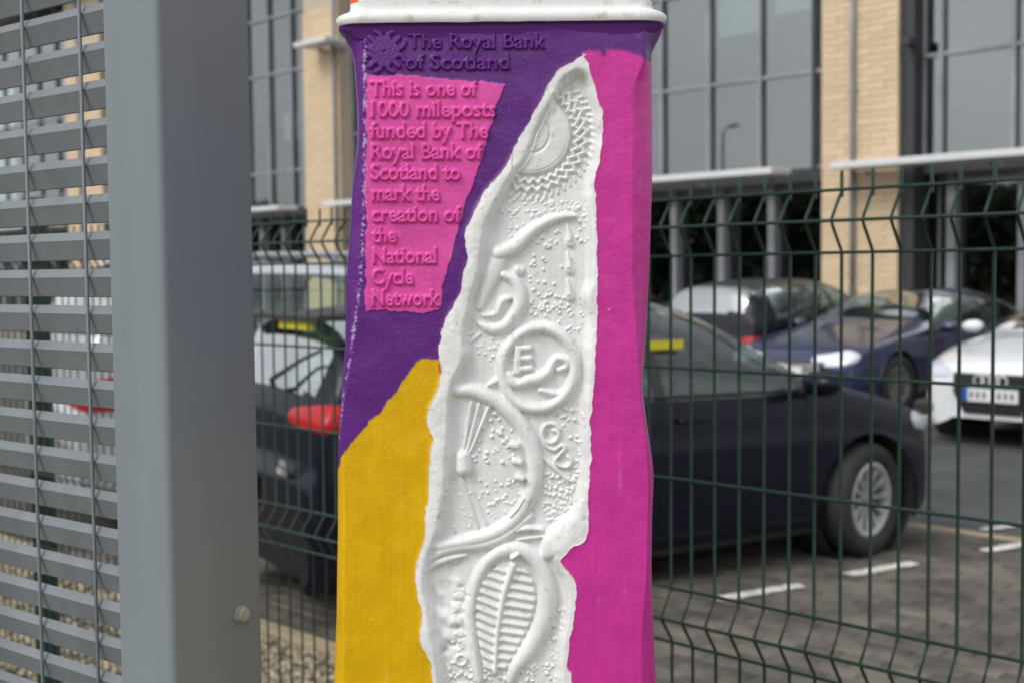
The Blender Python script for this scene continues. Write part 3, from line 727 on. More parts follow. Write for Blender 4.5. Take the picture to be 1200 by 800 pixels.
for a_, b_ in zip(pane[:-1], pane[1:]):
    for of in offs:
        n_ = -apex.get(of, 0); sg = .005
        if hw is None: hw = MB().tube([(-SP/2+.012,0,0),(SP/2-.012,0,0)], .0030, 6).build('horizontal_wire', MT['green'], fence, smooth=True); o = hw
        else: o = inst('horizontal_wire', hw.data, fence)
        p = FD*((a_+b_)/2)+FN*(n_+sg*(0 if not n_ else 0)-.004); o.location = (p.x, p.y, TOP-of); o.rotation_euler = (0,0,rfd)
pm_ = MB().box((0,0,.93), (.06,.06,1.86), ch=.003); pp = None
for x in pane:
    if pp is None: pp = pm_.build('post', MT['green'], fence); o = pp
    else: o = inst('post', pp.data, fence)
    p = FD*x+FN*.042; o.location = (p.x, p.y, 0); o.rotation_euler = (0,0,rfd)
    for zz in (.35, 1.0, 1.6):
        c_ = MB().box((0,-.036,zz), (.05,.008,.03), ch=.002).build('clamp', MT['green'], o) if x == pane[0] else inst('clamp', cl[zz], o)
        if x == pane[0]:
            if zz == .35: cl = {}
            cl[zz] = c_.data

# ================================================================== GREY STEEL POST AND LOUVRED SCREEN
PH = R(38.7); DL = Vector((-math.cos(PH), math.sin(PH), 0)); DR = Vector((math.sin(PH), math.cos(PH), 0))
ZC = 1.07; CN = Vector((-.3147*.862*1.16*0-.272*ZC, ZC, 0))
wl, wr = .0783, .0995; HT = 2.35
tilt = 0
gpost = thing('steel_post', 'smooth grey square steel post with one hex bolt low on its right face', 'post', (CN.x, CN.y, 0))
def rnd_rect(w_, d_, r_, n=6):
    pts = []
    for cx, cy, a0 in ((r_, r_, 180), (w_-r_, r_, 270), (w_-r_, d_-r_, 0), (r_, d_-r_, 90)):
        for k in range(n+1): a = R(a0+90*k/n); pts.append((cx+r_*math.cos(a), cy+r_*math.sin(a)))
    return pts
ring = rnd_rect(wl, wr, .0062); prof = [DL*x+DR*y for x, y in ring]
b = MB().extrude([p for p in prof], (0,0,0), (0,0,HT)); o = sharp(b.build('shaft', MT['steel'], gpost), 40)
capo = MB().extrude([DL*(x*1.02-.001)+DR*(y*1.02-.001) for x, y in ring], (0,0,HT), (0,0,HT+.006)).build('end_cap', MT['plastic'], gpost)
bp = MB().box((0,0,.006), (.2,.2,.012), rz=-PH, ch=.002).build('base_plate', MT['steel'], gpost); c_ = (DL*wl/2+DR*wr/2); bp.location = c_
kb = (275-600)/1500; vb = (kb*CN.y-CN.x)/(DR.x-kb*DR.y); bpnt = CN+DR*vb
d = ray(275, 719); zb = 1.6+d.z*(bpnt.y/d.y)
nface = Vector((math.cos(PH), -math.sin(PH), 0))
bolt = MB(); a1, a2 = DR, Vector((0,0,1))
def disc_ext(r_, n, h0, h1, rot=0, ch=0):
    vs = []; rings = [(r_, h0), (r_, h1-ch), (r_-ch, h1)] if ch else [(r_, h0), (r_, h1)]
    for rr_, h in rings:
        for k in range(n): q = 2*PI*k/n+rot; vs.append(a1*rr_*math.cos(q)+a2*rr_*math.sin(q)+nface*h)
    fs = []
    for i in range(len(rings)-1):
        for k in range(n): j = (k+1) % n; fs.append((i*n+k, i*n+j, (i+1)*n+j, (i+1)*n+k))
    fs.append(tuple((len(rings)-1)*n+k for k in range(n))); return vs, fs
o = MB().add(*disc_ext(.0078, 24, 0, .0014, 0, .0004)).build('washer', MT['zinc'], gpost); o.location = bpnt-CN+Vector((0,0,zb))
o = MB().add(*disc_ext(.0066, 6, .0014, .0058, .35, .0009)).build('bolt_head', MT['zinc'], gpost); o.location = bpnt-CN+Vector((0,0,zb))
# louvred screen to its left
LN = -DR                                                           # outward (towards the camera)
LP = CN+DL*wl+DR*.030; LW = .62
lou = thing('louvre_screen', 'grey louvred metal screen with thin vertical rods, left of the grey post', 'louvre screen', (LP.x, LP.y, 0))
lp = [(-.0042,.0030),(-.0008,-.0035),(0,-.0048),(-.0006,-.0062),(-.0060,-.0228),(-.0072,-.0236),(-.0076,-.0223),(-.0022,-.0062),(-.0016,-.0048),(-.0052,.0022)]
sb = MB().extrude([LN*a+Vector((0,0,b_)) for a, b_ in lp], DL*.001, DL*LW); sl0 = sharp(sb.build('slat', MT['slat'], lou), 30)
PT = .0344; z = 1.604-38*PT; first = True
while z < 2.25:
    o = sl0 if first else inst('slat', sl0.data, lou); first = False
    o.location = (0,0,z+random.uniform(-.0003,.0003)); o.rotation_euler = (0, 0, random.uniform(-.0004,.0004)); z += PT
for k, tt in enumerate((-.021, .075, .171, .267, .363, .459, .555)):
    if tt < 0: continue
    MB().tube([DL*tt+LN*.0022+Vector((0,0,.22)), DL*tt+LN*.0022+Vector((0,0,2.28))], .0018, 8).build('rod', MT['slat'], lou, smooth=True)
for a_, b_ in ((.21,.245), (2.255,2.29)):
    MB().extrude([LN*x+Vector((0,0,zz)) for x, zz in ((.006,a_),(.006,b_),(-.02,b_),(-.02,a_))], DL*.001, DL*LW).build('rail', MT['slat'], lou)
e = LP+DL*LW
gp2 = thing('steel_post', 'grey steel post carrying the far left end of the louvred screen', 'post', (e.x, e.y, 0))
MB().extrude([DL*x+DR*(y-.03) for x, y in ring], (0,0,0), (0,0,HT)).build('shaft', MT['steel'], gp2)

# ================================================================== OFFICE BUILDING
bl = thing('office_building', 'glazed office block with sandstone pilasters and white canopies behind the car park', 'building', tuple(BLD), math.atan2(FD.y, FD.x))
# local frame: x along the facade (to the right), y away from the camera, z up
def bpx(px): k = (px-600)/1500; return (k*BLD.y-BLD.x)/(FD.x-k*FD.y)
HB = 10.8
def pilaster(x0, x1, pipe_x):
    p = MB().box(((x0+x1)/2, .28, HB/2), (x1-x0-.03, .50, HB)).build('pilaster', MT['mortar'], bl)
    bh, k, z = .118, 0, .0
    lens = [.46,.46,.53] ; cache = {}
    while z < 8.2:
        x = x0; row_ = [.28,.46,.46] if k % 2 else [.46,.46,.46]
        while x < x1-.02:
            L_ = min(row_[0] if x == x0 else .46, x1-x)
            if x1-(x+L_) < .1: L_ = x1-x
            key = round(L_, 3)
            if key not in cache: cache[key] = MB().box((0,0,0), (L_-.007, .04, bh-.007), ch=.004).build('brick', MT['stone'], p); o = cache[key]
            else: o = inst('brick', cache[key].data, p)
            o.location = (x+L_/2, .018+random.uniform(-.003,.003), z+bh/2); x += L_
        # return face blocks on the right-hand reveal stay one course high
        z += bh; k += 1
    dp = MB().tube([(pipe_x,-.06,0),(pipe_x,-.06,HB)], .045, 10).build('drainpipe', MT['frame'], bl, smooth=True)
    for zz in (1.2, 3.0, 4.6, 6.4, 8.2): MB().box((pipe_x,-.045,zz), (.13,.07,.05)).build('pipe_bracket', MT['frame'], dp)
pilaster(bpx(963), bpx(1052), bpx(1001))
pilaster(bpx(361), bpx(361)+1.5, bpx(399))
def bay(x0, x1, mull, trans, zg=3.15, recess=.42, dark=()):
    # upper glazing on plane y=recess, lower glazing a little deeper
    zt = [zg+.25]+trans+[HB-.3]
    xs = [x0]+sorted(mull)+[x1]
    for i in range(len(xs)-1):
        for j in range(len(zt)-1):
            w_, h_ = xs[i+1]-xs[i]-.07, zt[j+1]-zt[j]-.07; cx_, cz_ = (xs[i]+xs[i+1])/2, (zt[j]+zt[j+1])/2
            f = MB()
            for (a_, b_, c_, d_) in ((cx_-w_/2-.02, cz_, .04, h_+.08), (cx_+w_/2+.02, cz_, .04, h_+.08)): f.box((a_, recess, b_), (c_, .06, d_))
            for (a_, b_, c_, d_) in ((cx_, cz_-h_/2-.02, w_, .04), (cx_, cz_+h_/2+.02, w_, .04)): f.box((a_, recess, b_), (c_, .06, d_))
            wn = f.build('window', MT['frame'], bl)
            pn = MB().box((0, 0, 0), (w_+.02, .012, h_+.02)).build('pane', MT['bglass'], wn); pn.location = (cx_, recess+.02, cz_); pn.rotation_euler = (random.uniform(-.0012,.0012), 0, random.uniform(-.002,.002))
    for k_, x in enumerate(sorted(mull)):
        MB().box((x, recess-.065, (zg+.25+HB)/2), (.07, .03, HB-zg-.25)).build('mullion', MT['darkframe'] if x in dark else MT['frame'], bl)
    for z in trans: MB().box(((x0+x1)/2, recess-.042, z), (x1-x0-.02, .018, .06)).build('transom', MT['frame'], bl)
    # ground floor: taller, darker glazing set back under the canopy
    g = recess+.5
    for i in range(len(xs)-1):
        w_ = xs[i+1]-xs[i]-.16; cx_ = (xs[i]+xs[i+1])/2
        f = MB().box((cx_-w_/2-.03, g, zg/2), (.05,.1,zg)).box((cx_+w_/2+.03, g, zg/2), (.05,.1,zg)).box((cx_, g, .12), (w_, .1, .2)).box((cx_, g, zg-.05), (w_, .1, .1))
        wn = f.build('window', MT['frame'], bl); MB().box((cx_, g+.02, zg/2+.05), (w_, .012, zg-.3)).build('pane', MT['gglass'], wn)
        if i: MB().box((xs[i], g-.12, zg/2), (.15, .14, zg)).build('column', MT['frame'], bl)
    MB().box(((x0+x1)/2, recess+.35, zg+.12), (x1-x0, .75, .24)).build('soffit', MT['darkframe'], bl)
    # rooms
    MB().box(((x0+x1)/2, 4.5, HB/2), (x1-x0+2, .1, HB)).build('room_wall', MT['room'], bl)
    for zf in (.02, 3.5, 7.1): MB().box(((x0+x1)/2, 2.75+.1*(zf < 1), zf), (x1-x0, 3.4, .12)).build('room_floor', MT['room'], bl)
# left of the left pilaster, middle bay, right bay
xl = bpx(361)
xq1, xq0 = bpx(125), bpx(84)
bay(xq1, xl, [xl-1.05*k for k in range(1, int((xl-xq1-.4)/1.05)+1)], [4.36,7.0,8.5])
bay(xq0-13, xq0, [xq0-1.4*k for k in range(1, 9)], [4.36,7.0,8.5])
pilaster(xq0, xq1, (xq0+xq1)/2-.2)
xm0, xm1 = xl+1.5, bpx(963)
ml = [bpx(941)-1.15*k for k in range(0,11)]; ml = [m for m in ml if m > xm0+.3]
bay(xm0, xm1, ml, [5.1,6.9,8.6], dark=(ml[0],))
xr0 = bpx(1052)+.24
bay(xr0, xr0+8.2, [bpx(1089)+1.22*k for k in range(0,7)], [5.1,6.9,8.6])
MB().box((bpx(1052)+.12, .35, HB/2), (.22, .5, HB)).build('dark_jamb', MT['darkframe'], bl)
for xa, xb, zc in ((xm0+.2, xm1-.55, 3.31), (bpx(999)+.0, xr0+8.2, 3.31), (xq1+.1, xl-.2, 3.31), (xq0-13, xq0-.1, 3.31), (bpx(378), bpx(415), 7.3)):
    c = MB().box(((xa+xb)/2, -.42, zc), (xb-xa, .62, .105), ch=.02).build('canopy', MT['canopy'], bl)
    n_ = max(2, int((xb-xa)/1.6))
    for k in range(n_):
        x = xa+.4+(xb-xa-.8)*k/max(1, n_-1)
        MB().box((x, -.02, zc-.12), (.05, .5, .06)).build('canopy_bracket', MT['frame'], c)
for px0, px1, z0, z1 in ((823,876,6.0,6.86),(889,938,6.25,6.86),(948,962,6.2,6.86)):
    a_, b_ = bpx(px0), bpx(px1); MB().box(((a_+b_)/2, .56, (z0+z1)/2), (b_-a_, .02, z1-z0)).build('roller_blind', MT['blind'], bl)
for px0, px1, z0, z1 in ((318,335,5.2,5.9),(344,358,5.2,5.9)):
    a_, b_ = bpx(px0), bpx(px1); MB().box(((a_+b_)/2, .56, (z0+z1)/2), (b_-a_, .02, z1-z0)).build('roller_blind', MT['blind'], bl)
MB().box((bpx(1066), -.02, 6.1-.8), (.14,.30,.14), ch=.02).build('wall_lamp', MT['darkframe'], bl)
rf = MB().box((-16.5, 3, HB+.2), (56, 7.2, .4), ch=.05).build('roof', MT['frame'], bl)

# ================================================================== CARS
def car(label, paint, spec, pos, rz, steer=0, spokes=10, alloy='alloy', group='parked cars', hi=True):
    root = thing(spec.get('name','parked_car'), label, 'car', (pos[0], pos[1], 0), rz, group)
    st = np.array(spec['st'], float); ns = len(st)
    # resample stations
    L_ = np.concatenate([[0], np.cumsum(np.hypot(np.diff(st[:,0]), np.diff(st[:,1])))])
    tt = np.linspace(0, L_[-1], spec.get('n', 150))
    def mono(x, y, q):
        d = np.diff(y)/np.diff(x); m = np.zeros(len(x)); m[1:-1] = np.where(d[:-1]*d[1:] > 0, 2*d[:-1]*d[1:]/(d[:-1]+d[1:]+1e-12), 0); m[0], m[-1] = d[0], d[-1]
        i = np.clip(np.searchsorted(x, q)-1, 0, len(x)-2); h = x[i+1]-x[i]; t = (q-x[i])/h
        return y[i]*(2*t**3-3*t**2+1)+m[i]*h*(t**3-2*t**2+t)+y[i+1]*(-2*t**3+3*t**2)+m[i+1]*h*(t**3-t**2)
    X, ZT, ZB, W, Z0 = (mono(L_, st[:,c], tt) for c in range(5))
    Ns, Nt = 22, 20; n = len(tt)
    half = np.zeros((n, Ns+Nt+1, 3))
    tside = np.linspace(0, 1, Ns+1)
    prof = np.interp(tside, [0,.12,.3,.5,.68,.74,.9,1], [.93,.985,.998,1.0,.995,.985,.972,.955])
    for j in range(Ns+1):
        half[:, j, 0] = X; half[:, j, 1] = W*prof[j]; half[:, j, 2] = Z0+(ZB-Z0)*tside[j]
    hd = ZT-ZB; ex = np.interp(hd, [.05,.15,.45], [2.2,2.4,3.4])
    th = np.linspace(0, 1, Nt+1)
    ang = (th**.8)*PI/2
    for j in range(1, Nt+1):
        a_ = ang[j]; zz = np.sin(a_)**(2/ex); yy = np.cos(a_)**(2/ex) if j < Nt else 0*ex
        y = (W*.955-spec.get('tumble',.36)*hd*zz)*yy
        half[:, Ns+j, 0] = X - 0*zz; half[:, Ns+j, 1] = y; half[:, Ns+j, 2] = ZB+hd*zz
    # plan curvature of nose and tail: centre stands forward
    nose = np.clip((X-(X.max()-.5))/.5, 0, 1); tail = np.clip(((X.min()+.35)-X)/.35, 0, 1)
    fy = 1-(half[..., 1]/W.max())**2
    half[..., 0] += (nose*.07)[:, None]*fy-(tail*.05)[:, None]*fy
    P = np.concatenate([half, (half*np.array([1,-1,1]))[:, ::-1][:, 1:]], 1)
    # wheel arches: snap near vertices on to the circle
    xf, xr_, wr_ = spec['xf'], spec['xr'], spec['wr']; ra = wr_+.055
    m = P.shape[1]; side_j = np.r_[0:Ns+1, m-Ns-1:m]
    for xc in (xf, xr_):
        d = np.hypot(P[:, side_j, 0]-xc, P[:, side_j, 2]-wr_)
        near = np.abs(d-ra) < .022; k = np.where(near, ra/np.maximum(d, 1e-3), 1)
        P[:, side_j, 0] = xc+(P[:, side_j, 0]-xc)*k; P[:, side_j, 2] = wr_+(P[:, side_j, 2]-wr_)*k
    N = grid_normals(P)
    if N[n//2, Ns+Nt, 2] < 0: N = -N
    Fc = (P[:-1, :-1]+P[1:, 1:]+P[1:, :-1]+P[:-1, 1:])/4
    fx, fy_, fz = Fc[..., 0], np.abs(Fc[..., 1]), Fc[..., 2]
    J = np.arange(m-1)[None, :]+0*fx.astype(int); js = np.minimum(J, m-2-J)      # 0..Ns+Nt-1
    I = np.arange(n-1)[:, None]+0*J
    zt_f = ((ZT[:-1]+ZT[1:])/2)[:, None]; zb_f = ((ZB[:-1]+ZB[1:])/2)[:, None]; hf = zt_f-zb_f
    ids = np.zeros((n-1, m-1), int)
    sidem = js < Ns
    for xc in (xf, xr_): ids[(np.hypot(fx-xc, fz-wr_) < ra) & sidem] = -1
    xw0, xw1 = spec['wind']; xb0, xb1 = spec['rearw']; xg0, xg1 = spec['glass']
    frac = (fz-zb_f)/np.maximum(hf, .01)
    top = js >= Ns; ysc = fy_/W.max()
    sideglass = top & (fx < xg0) & (fx > xg1) & (fz > zb_f+.025) & (frac < .86) & (js < Ns+Nt*.62) & (hf > .12) & (ysc > .55)
    ids[sideglass] = 1
    ids[top & (fx < xw0) & (fx > xw1) & (frac > .80) & (js > Ns+Nt*.42)] = 2
    ids[(fx < xb0) & (fx > xb1) & (fz > spec['rwz']) & (fz < spec['rwt']) & (ysc < .70)] = 3
    for x_ in spec['pill']: ids[(ids == 1) & (np.abs(fx-x_) < .035)] = 4
    dk = spec.get('doors', [])
    for q, (a_, b_) in enumerate(dk): ids[(ids == 0) & sidem & (fx < a_) & (fx > b_) & (fz > spec.get('sill', .30))] = 5+q
    ids[(ids == 0) & sidem & (fz < spec.get('trim', .22))] = 10
    bonnet = (ids == 0) & top & (fx > xw0) & (fx < X.max()-.22); ids[bonnet] = 11
    Mp = MT[paint]
    gpt = lambda nm, k, mt, off_=0, lb=None: grid_part(nm, P, N, ids == k, mt, root, offset=off_, label=lb)
    gpt('body', 0, Mp); gpt('bonnet', 11, Mp); gpt('windscreen', 2, MT['cglassd']); gpt('rear_window', 3, MT['cglassd'])
    gpt('sill_trim', 10, MT['plastic'] if spec.get('darktrim', 1) else Mp)
    half_m = J < m//2
    for sd_ in (half_m, ~half_m):
        xs = sorted([xg0]+list(spec['pill'])+[xg1], reverse=True)
        for a_, b_ in zip(xs[:-1], xs[1:]): grid_part('side_window', P, N, (ids == 1) & sd_ & (fx < a_) & (fx > b_), MT['cglass'], root)
        for x_ in spec['pill']: grid_part('pillar_trim', P, N, (ids == 4) & sd_ & (np.abs(fx-x_) < .1), MT['plastic'], root)
        for q in range(len(dk)):
            d_ = grid_part('door', P, N, (ids == 5+q) & sd_, Mp, root)
            if d_ is None: continue
            sg = 1 if sd_ is half_m else -1; a_, b_ = dk[q]
            ww = float(np.interp(-(b_+.2), -X, W)); zh = float(np.interp(-(b_+.2), -X, ZB))-.10
            MB().tube([(b_+.10, sg*(ww*.975+.006), zh),(b_+.13, sg*(ww*.975+.035), zh+.004),(b_+.27, sg*(ww*.975+.035), zh+.008),(b_+.30, sg*(ww*.975+.006), zh+.008)], .012, 8).build('door_handle', MT[spec.get('handle', paint)], d_, smooth=True)
            for xe in (a_, b_):
                pts = [(xe, sg*(float(np.interp(-xe, -X, W))*np.interp((z_-.2)/.75, [0,.12,.3,.5,.68,.74,.9,1], [.93,.985,.998,1.0,.995,.985,.972,.955])+.0012), z_) for z_ in np.linspace(spec.get('sill', .30), float(np.interp(-xe, -X, ZB)), 9) if min(math.hypot(xe-xf, z_-wr_), math.hypot(xe-xr_, z_-wr_)) > ra+.01]
                if len(pts) > 2: MB().tube(pts, .0035, 4).build('door_gap', MT['plastic'], d_)
    from mathutils.bvhtree import BVHTree
    bv = BVHTree.FromPolygons([tuple(v) for v in P.reshape(-1, 3)], [(i*m+j, (i+1)*m+j, (i+1)*m+j+1, i*m+j+1) for i in range(n-1) for j in range(m-1)])
    def lens(name, xc, p0, p1, zs, mt):
        for sg in (1, -1):
            b = MB(); nu, nv = 22, 8; V_ = []
            for u in range(nu+1):
                t = u/nu; ph_ = R(p0+(p1-p0)*t); lo_ = np.interp(t, [0,.5,1], [zs[0],zs[2],zs[4]]); hi_ = np.interp(t, [0,.5,1], [zs[1],zs[3],zs[5]])
                mid_ = (lo_+hi_)/2; hh_ = (hi_-lo_)/2*min(1, math.sqrt(max(.0, 1-(2*t-1)**6))+.12)
                for v in range(nv+1):
                    z_ = mid_+hh_*(2*v/nv-1); d_ = Vector((math.cos(ph_), sg*math.sin(ph_), 0)); h_ = bv.ray_cast(Vector((xc, 0, z_)), d_)
                    c_ = h_[0] if h_[0] is not None else Vector((xc, 0, z_))+d_*.5
                    V_.append(c_+d_*(.006+.010*(1-abs(2*v/nv-1)**3)*(1-abs(2*t-1)**6)))
            b.add(V_, [(u*(nv+1)+v, (u+1)*(nv+1)+v, (u+1)*(nv+1)+v+1, u*(nv+1)+v+1) for u in range(nu) for v in range(nv)])
            ln = b.build(name, mt, root, smooth=True)
    lens('tail_light', X.min()+.5, spec.get('ta', (138,99))[0], spec.get('ta', (138,99))[1], spec['tail'], MT['redlamp'])
    lens('headlight', X.max()-.45, spec.get('ha', (42,76))[0], spec.get('ha', (42,76))[1], spec['head'], MT['lamp'])
    # end caps
    for e_, nm in ((0, 'front_panel'), (-1, 'rear_panel')):
        ring_ = P[e_]; c_ = ring_.mean(0); c_[0] = ring_[:, 0].mean(); b = MB(); b.add([tuple(p) for p in ring_]+[tuple(c_)], [(k, k+1, m) for k in range(m-1)]+[(m-1, 0, m)])
        b.build(nm, Mp if not (nm == 'front_panel' and spec.get('darkfront')) else MT['plastic'], root, smooth=True)
    wm = W.max()
    for sg in (1, -1):
        pts = [(x_, sg*(float(np.interp(-x_, -X, W))*.955+.004), float(np.interp(-x_, -X, ZB))+.022) for x_ in np.linspace(xg1+.05, xg0+.12, 14)]
        MB().tube(pts, .008, 6).build('window_trim', MT['plastic'], root, smooth=True)
    # floor, cabin tub
    MB().box(((X.max()+X.min())/2, 0, .24), (X.max()-X.min()-.5, wm*1.5, .06)).build('floor_pan', MT['cabin'], root)
    xfr, xre = xw0-.05, xb1+.25
    if hi:
        tub = MB().box(((xfr+xre)/2, 0, .5), (xfr-xre, wm*1.62, .5)).build('cabin_tub', MT['cabin'], root)
        for xs_, ys_ in ((spec['seat'], .37), (spec['seat'], -.37)):
            s_o = MB().box((xs_, ys_, .62), (.5,.5,.16), ch=.05)
            s_o = sharp(s_o.build('seat', MT['seat'], root), 30)
            b = MB(); b.tube([(xs_-.22, ys_, .68),(xs_-.36, ys_, 1.12)], [.17,.15], 10); sharp(b.build('seat_back', MT['seat'], s_o), 50)
            b = MB(); b.tube([(xs_-.40, ys_-.11, 1.24),(xs_-.40, ys_+.11, 1.24)], .075, 10); sharp(b.build('headrest', MT['seat'], s_o), 50)
        b = MB().tube([(spec['seat']-1.15, -.55, .95),(spec['seat']-1.15, .55, .95)], .13, 10); sharp(b.build('rear_bench', MT['seat'], root), 50)
        a_ = [(spec['seat']+.42+.10*math.cos(q)*.35, -.36+.19*math.sin(q), .93+.18*math.cos(q)) for q in np.linspace(0, 2*PI, 25)]
        MB().tube(a_, .014, 6).build('steering_wheel', MT['plastic'], root, smooth=True)
        MB().box((xw0-.18, 0, .86), (.35, wm*1.6, .16), ch=.04).build('dashboard', MT['plastic'], root)
    # wheels
    wb_ = {}
    for ax, xc in (('f', xf), ('r', xr_)):
        for sg in (1, -1):
            wy = wm-.095; hub = bpy.data.objects.new('wheel', None); COL.objects.link(hub)
            hub.parent = root; hub.location = (xc, sg*wy, wr_); hub.rotation_euler = (0, 0, (0 if sg > 0 else PI)+(steer if ax == 'f' else 0))
            r1 = wr_; r2 = wr_*.665
            if 't' not in wb_:
                tp = [(r2, -.085),(r2+.02,-.10),(r1-.04,-.105),(r1-.012,-.095),(r1,-.07),(r1,.07),(r1-.012,.095),(r1-.04,.107),(r2+.035,.105),(r2+.01,.095),(r2,.085)]
                tz = MB().lathe(tp, 'y', 48); 
                for k in range(40):
                    q = 2*PI*k/40; tz.box((0,0,0), (.001,.001,.001))
                    tz.v = tz.v[:-8]; tz.f = tz.f[:-6]
                t_ = tz.build('tyre', MT['rubber'], hub, smooth=True)
                rp = [(r2, .085),(r2-.012,.094),(r2-.028,.090),(r2-.032,.03),(r2-.034,-.08)]
                rb = MB().lathe(rp, 'y', 48).lathe([(.0,.055),(.028,.055),(.034,.048),(.055,.040),(.06,.01)], 'y', 24)
                ri = rb.build('rim', MT[alloy], hub, smooth=True)
                br = MB().lathe([(.0,-.02),(r2*.78,-.02),(r2*.78,-.035)], 'y', 32).build('brake_disc', MT['brake'], hub)
                sp_ = MB(); wq = .5*2*PI/spokes
                for k in range(spokes):
                    q = 2*PI*k/spokes; c, s = math.cos(q), math.sin(q)
                    sec = []
                    for r_, hw_, y_ in ((.035,.013,.046),(r2*.45,.014,.060),(r2*.75,.018,.068),(r2-.018,.026,.080)):
                        for dx_, dy_ in ((-hw_,-.022),(-hw_,-.004),(-hw_*.6,.004),(hw_*.6,.004),(hw_,-.004),(hw_,-.022)): sec.append((r_*c-dx_*s, y_+dy_, r_*s+dx_*c))
                    fs = []
                    for a_ in range(3):
                        for b_ in range(6): b2 = (b_+1) % 6; fs.append((a_*6+b_, a_*6+b2, a_*6+6+b2, a_*6+6+b_))
                    sp_.add(sec, fs)
                so_ = sharp(sp_.build('spokes', MT[alloy], hub), 30)
                wb_.update(t=t_.data, r=ri.data, b=br.data, s=so_.data)
            else:
                for nm, k in (('tyre','t'),('rim','r'),('brake_disc','b'),('spokes','s')): inst(nm, wb_[k], hub)
            ar = MB().lathe([(ra-.002, .0),(ra-.002,-.30),(.02,-.30)], 'y', 32).build('arch_liner', MT['cabin'], root)
            ar.location = (xc, sg*(wm-.03), wr_); ar.rotation_euler = (0,0,0 if sg > 0 else PI)
            lip = MB().tube([(xc+(ra+.004)*math.cos(q), sg*(wm*.985+.004), wr_+(ra+.004)*math.sin(q)) for q in np.linspace(-.35, PI+.35, 30)], .009, 6).build('arch_lip', Mp, root, smooth=True)
    # mirrors
    mxp, mz = spec['mir']
    for sg in (1, -1):
        b = MB(); rings = [(.0,.01),(.02,.06),(.08,.082),(.16,.075),(.21,.045),(.225,.01)]; vs, fs = [], []
        for y_, r_ in rings:
            for k in range(12): q = 2*PI*k/12; vs.append((mxp+r_*1.0*math.cos(q), sg*(wm+.015+y_), mz+r_*.85*math.sin(q)))
        for a_ in range(len(rings)-1):
            for k in range(12): j = (k+1) % 12; fs.append((a_*12+k, a_*12+j, a_*12+12+j, a_*12+12+k))
        fs += [tuple(range(12)), tuple(range(60, 72))]
        mo = b.add(vs, fs).build('door_mirror', MT[spec.get('mircol', paint)], root, smooth=True)
        MB().tube([(mxp+.02, sg*(wm*.93), mz-.06),(mxp, sg*(wm+.03), mz-.03)], [.04,.03], 8).build('mirror_arm', MT['plastic'], mo)
    # side character crease and rubbing strip
    return root, dict(P=P, W=W, X=X, N=N, wm=wm)

hatch = dict(name='parked_car', xf=1.17, xr=-1.40, wr=.316, wind=(.93,-.04), rearw=(-1.76,-2.2), rwz=1.07, rwt=1.385, glass=(.74,-1.58), pill=(-.26,-1.14), doors=[(.72,-.27),(-.27,-1.15)],
  seat=-.10, mir=(.68,1.00), tail=(.935,1.00,.915,1.035,.93,1.03), head=(.64,.70,.65,.75,.69,.79), ha=(46,78), trim=.21, n=190,
  st=[(1.84,.56,.50,.36,.34),(1.84,.60,.55,.48,.26),(1.82,.68,.62,.60,.20),(1.77,.75,.69,.69,.18),(1.66,.82,.75,.765,.17),(1.45,.89,.81,.82,.17),(1.17,.96,.87,.84,.17),(1.02,1.00,.905,.84,.17),(.92,1.03,.92,.84,.17),
      (.62,1.19,.935,.84,.17),(.27,1.375,.94,.84,.17),(-.02,1.45,.945,.84,.17),(-.45,1.48,.955,.84,.17),(-1.0,1.475,.965,.84,.17),(-1.45,1.45,.975,.835,.17),(-1.76,1.415,.985,.825,.17),(-1.86,1.38,.985,.815,.17),
      (-1.95,1.20,.98,.80,.18),(-2.02,1.00,.95,.79,.18),(-2.04,.90,.86,.785,.19),(-2.06,.78,.74,.78,.20),(-2.10,.70,.66,.775,.22),(-2.11,.58,.54,.76,.25),(-2.10,.50,.46,.74,.28)])
ANG = R(31)
fwx = gnd(1012, 650); dirA = Vector((math.cos(ANG), math.sin(ANG), 0)); nrA = Vector((-dirA.y, dirA.x, 0))
cA = Vector((fwx.x, fwx.y, 0)) + nrA*(.84-.05) - dirA*hatch['xf']
carA, iA = car('black hatchback with rear wiper, nearest of the parked cars behind the fence', 'navy', hatch, cA, ANG, steer=R(13), spokes=12)
def local(o, mb, name, m, parent=None): x = mb.build(name, m, parent or o); return x
# details of the near hatchback: wiper, stickers, badge, number plate
w_ = MB().tube([(-2.06,-.24,1.085),(-2.08,-.26,1.12),(-2.005,-.44,1.215),(-1.985,-.62,1.265)], [.014,.012,.009,.007], 6)
w_.build('rear_wiper', MT['plastic'], carA)
MB().box((-1.965,-.28,1.372), (.012,.40,.05)).build('yellow_sticker', MT['yellow'], carA)
q0 = Vector((cA.x, cA.y, 0))-nrA*.735; dq = ray(784, 404); tq = (q0-CAM).dot(nrA)/dq.dot(nrA); pq = CAM+dq*tq-Vector((cA.x, cA.y, 0))
MB().box((pq.dot(dirA), -.72, pq.z+1.6*0), (.20,.008,.045)).build('yellow_sticker', MT['yellow'], carA)
MB().box((-1.92, 0, 1.405), (.16, 1.24, .03), ch=.01).build('roof_spoiler', MT['plastic'], carA)
for k, (yy, zz) in enumerate(((-.56,.80),(-.515,.80),(-.56,.762),(-.52,.762),(-.48,.762))):
    MB().box((-2.135, yy, zz-.03), (.008,.032,.026)).build('badge_mark', MT['chrome'], carA)
MB().box((-2.17, 0, .62), (.012,.52,.11)).build('rear_number_plate', MT['plate_y'], carA)

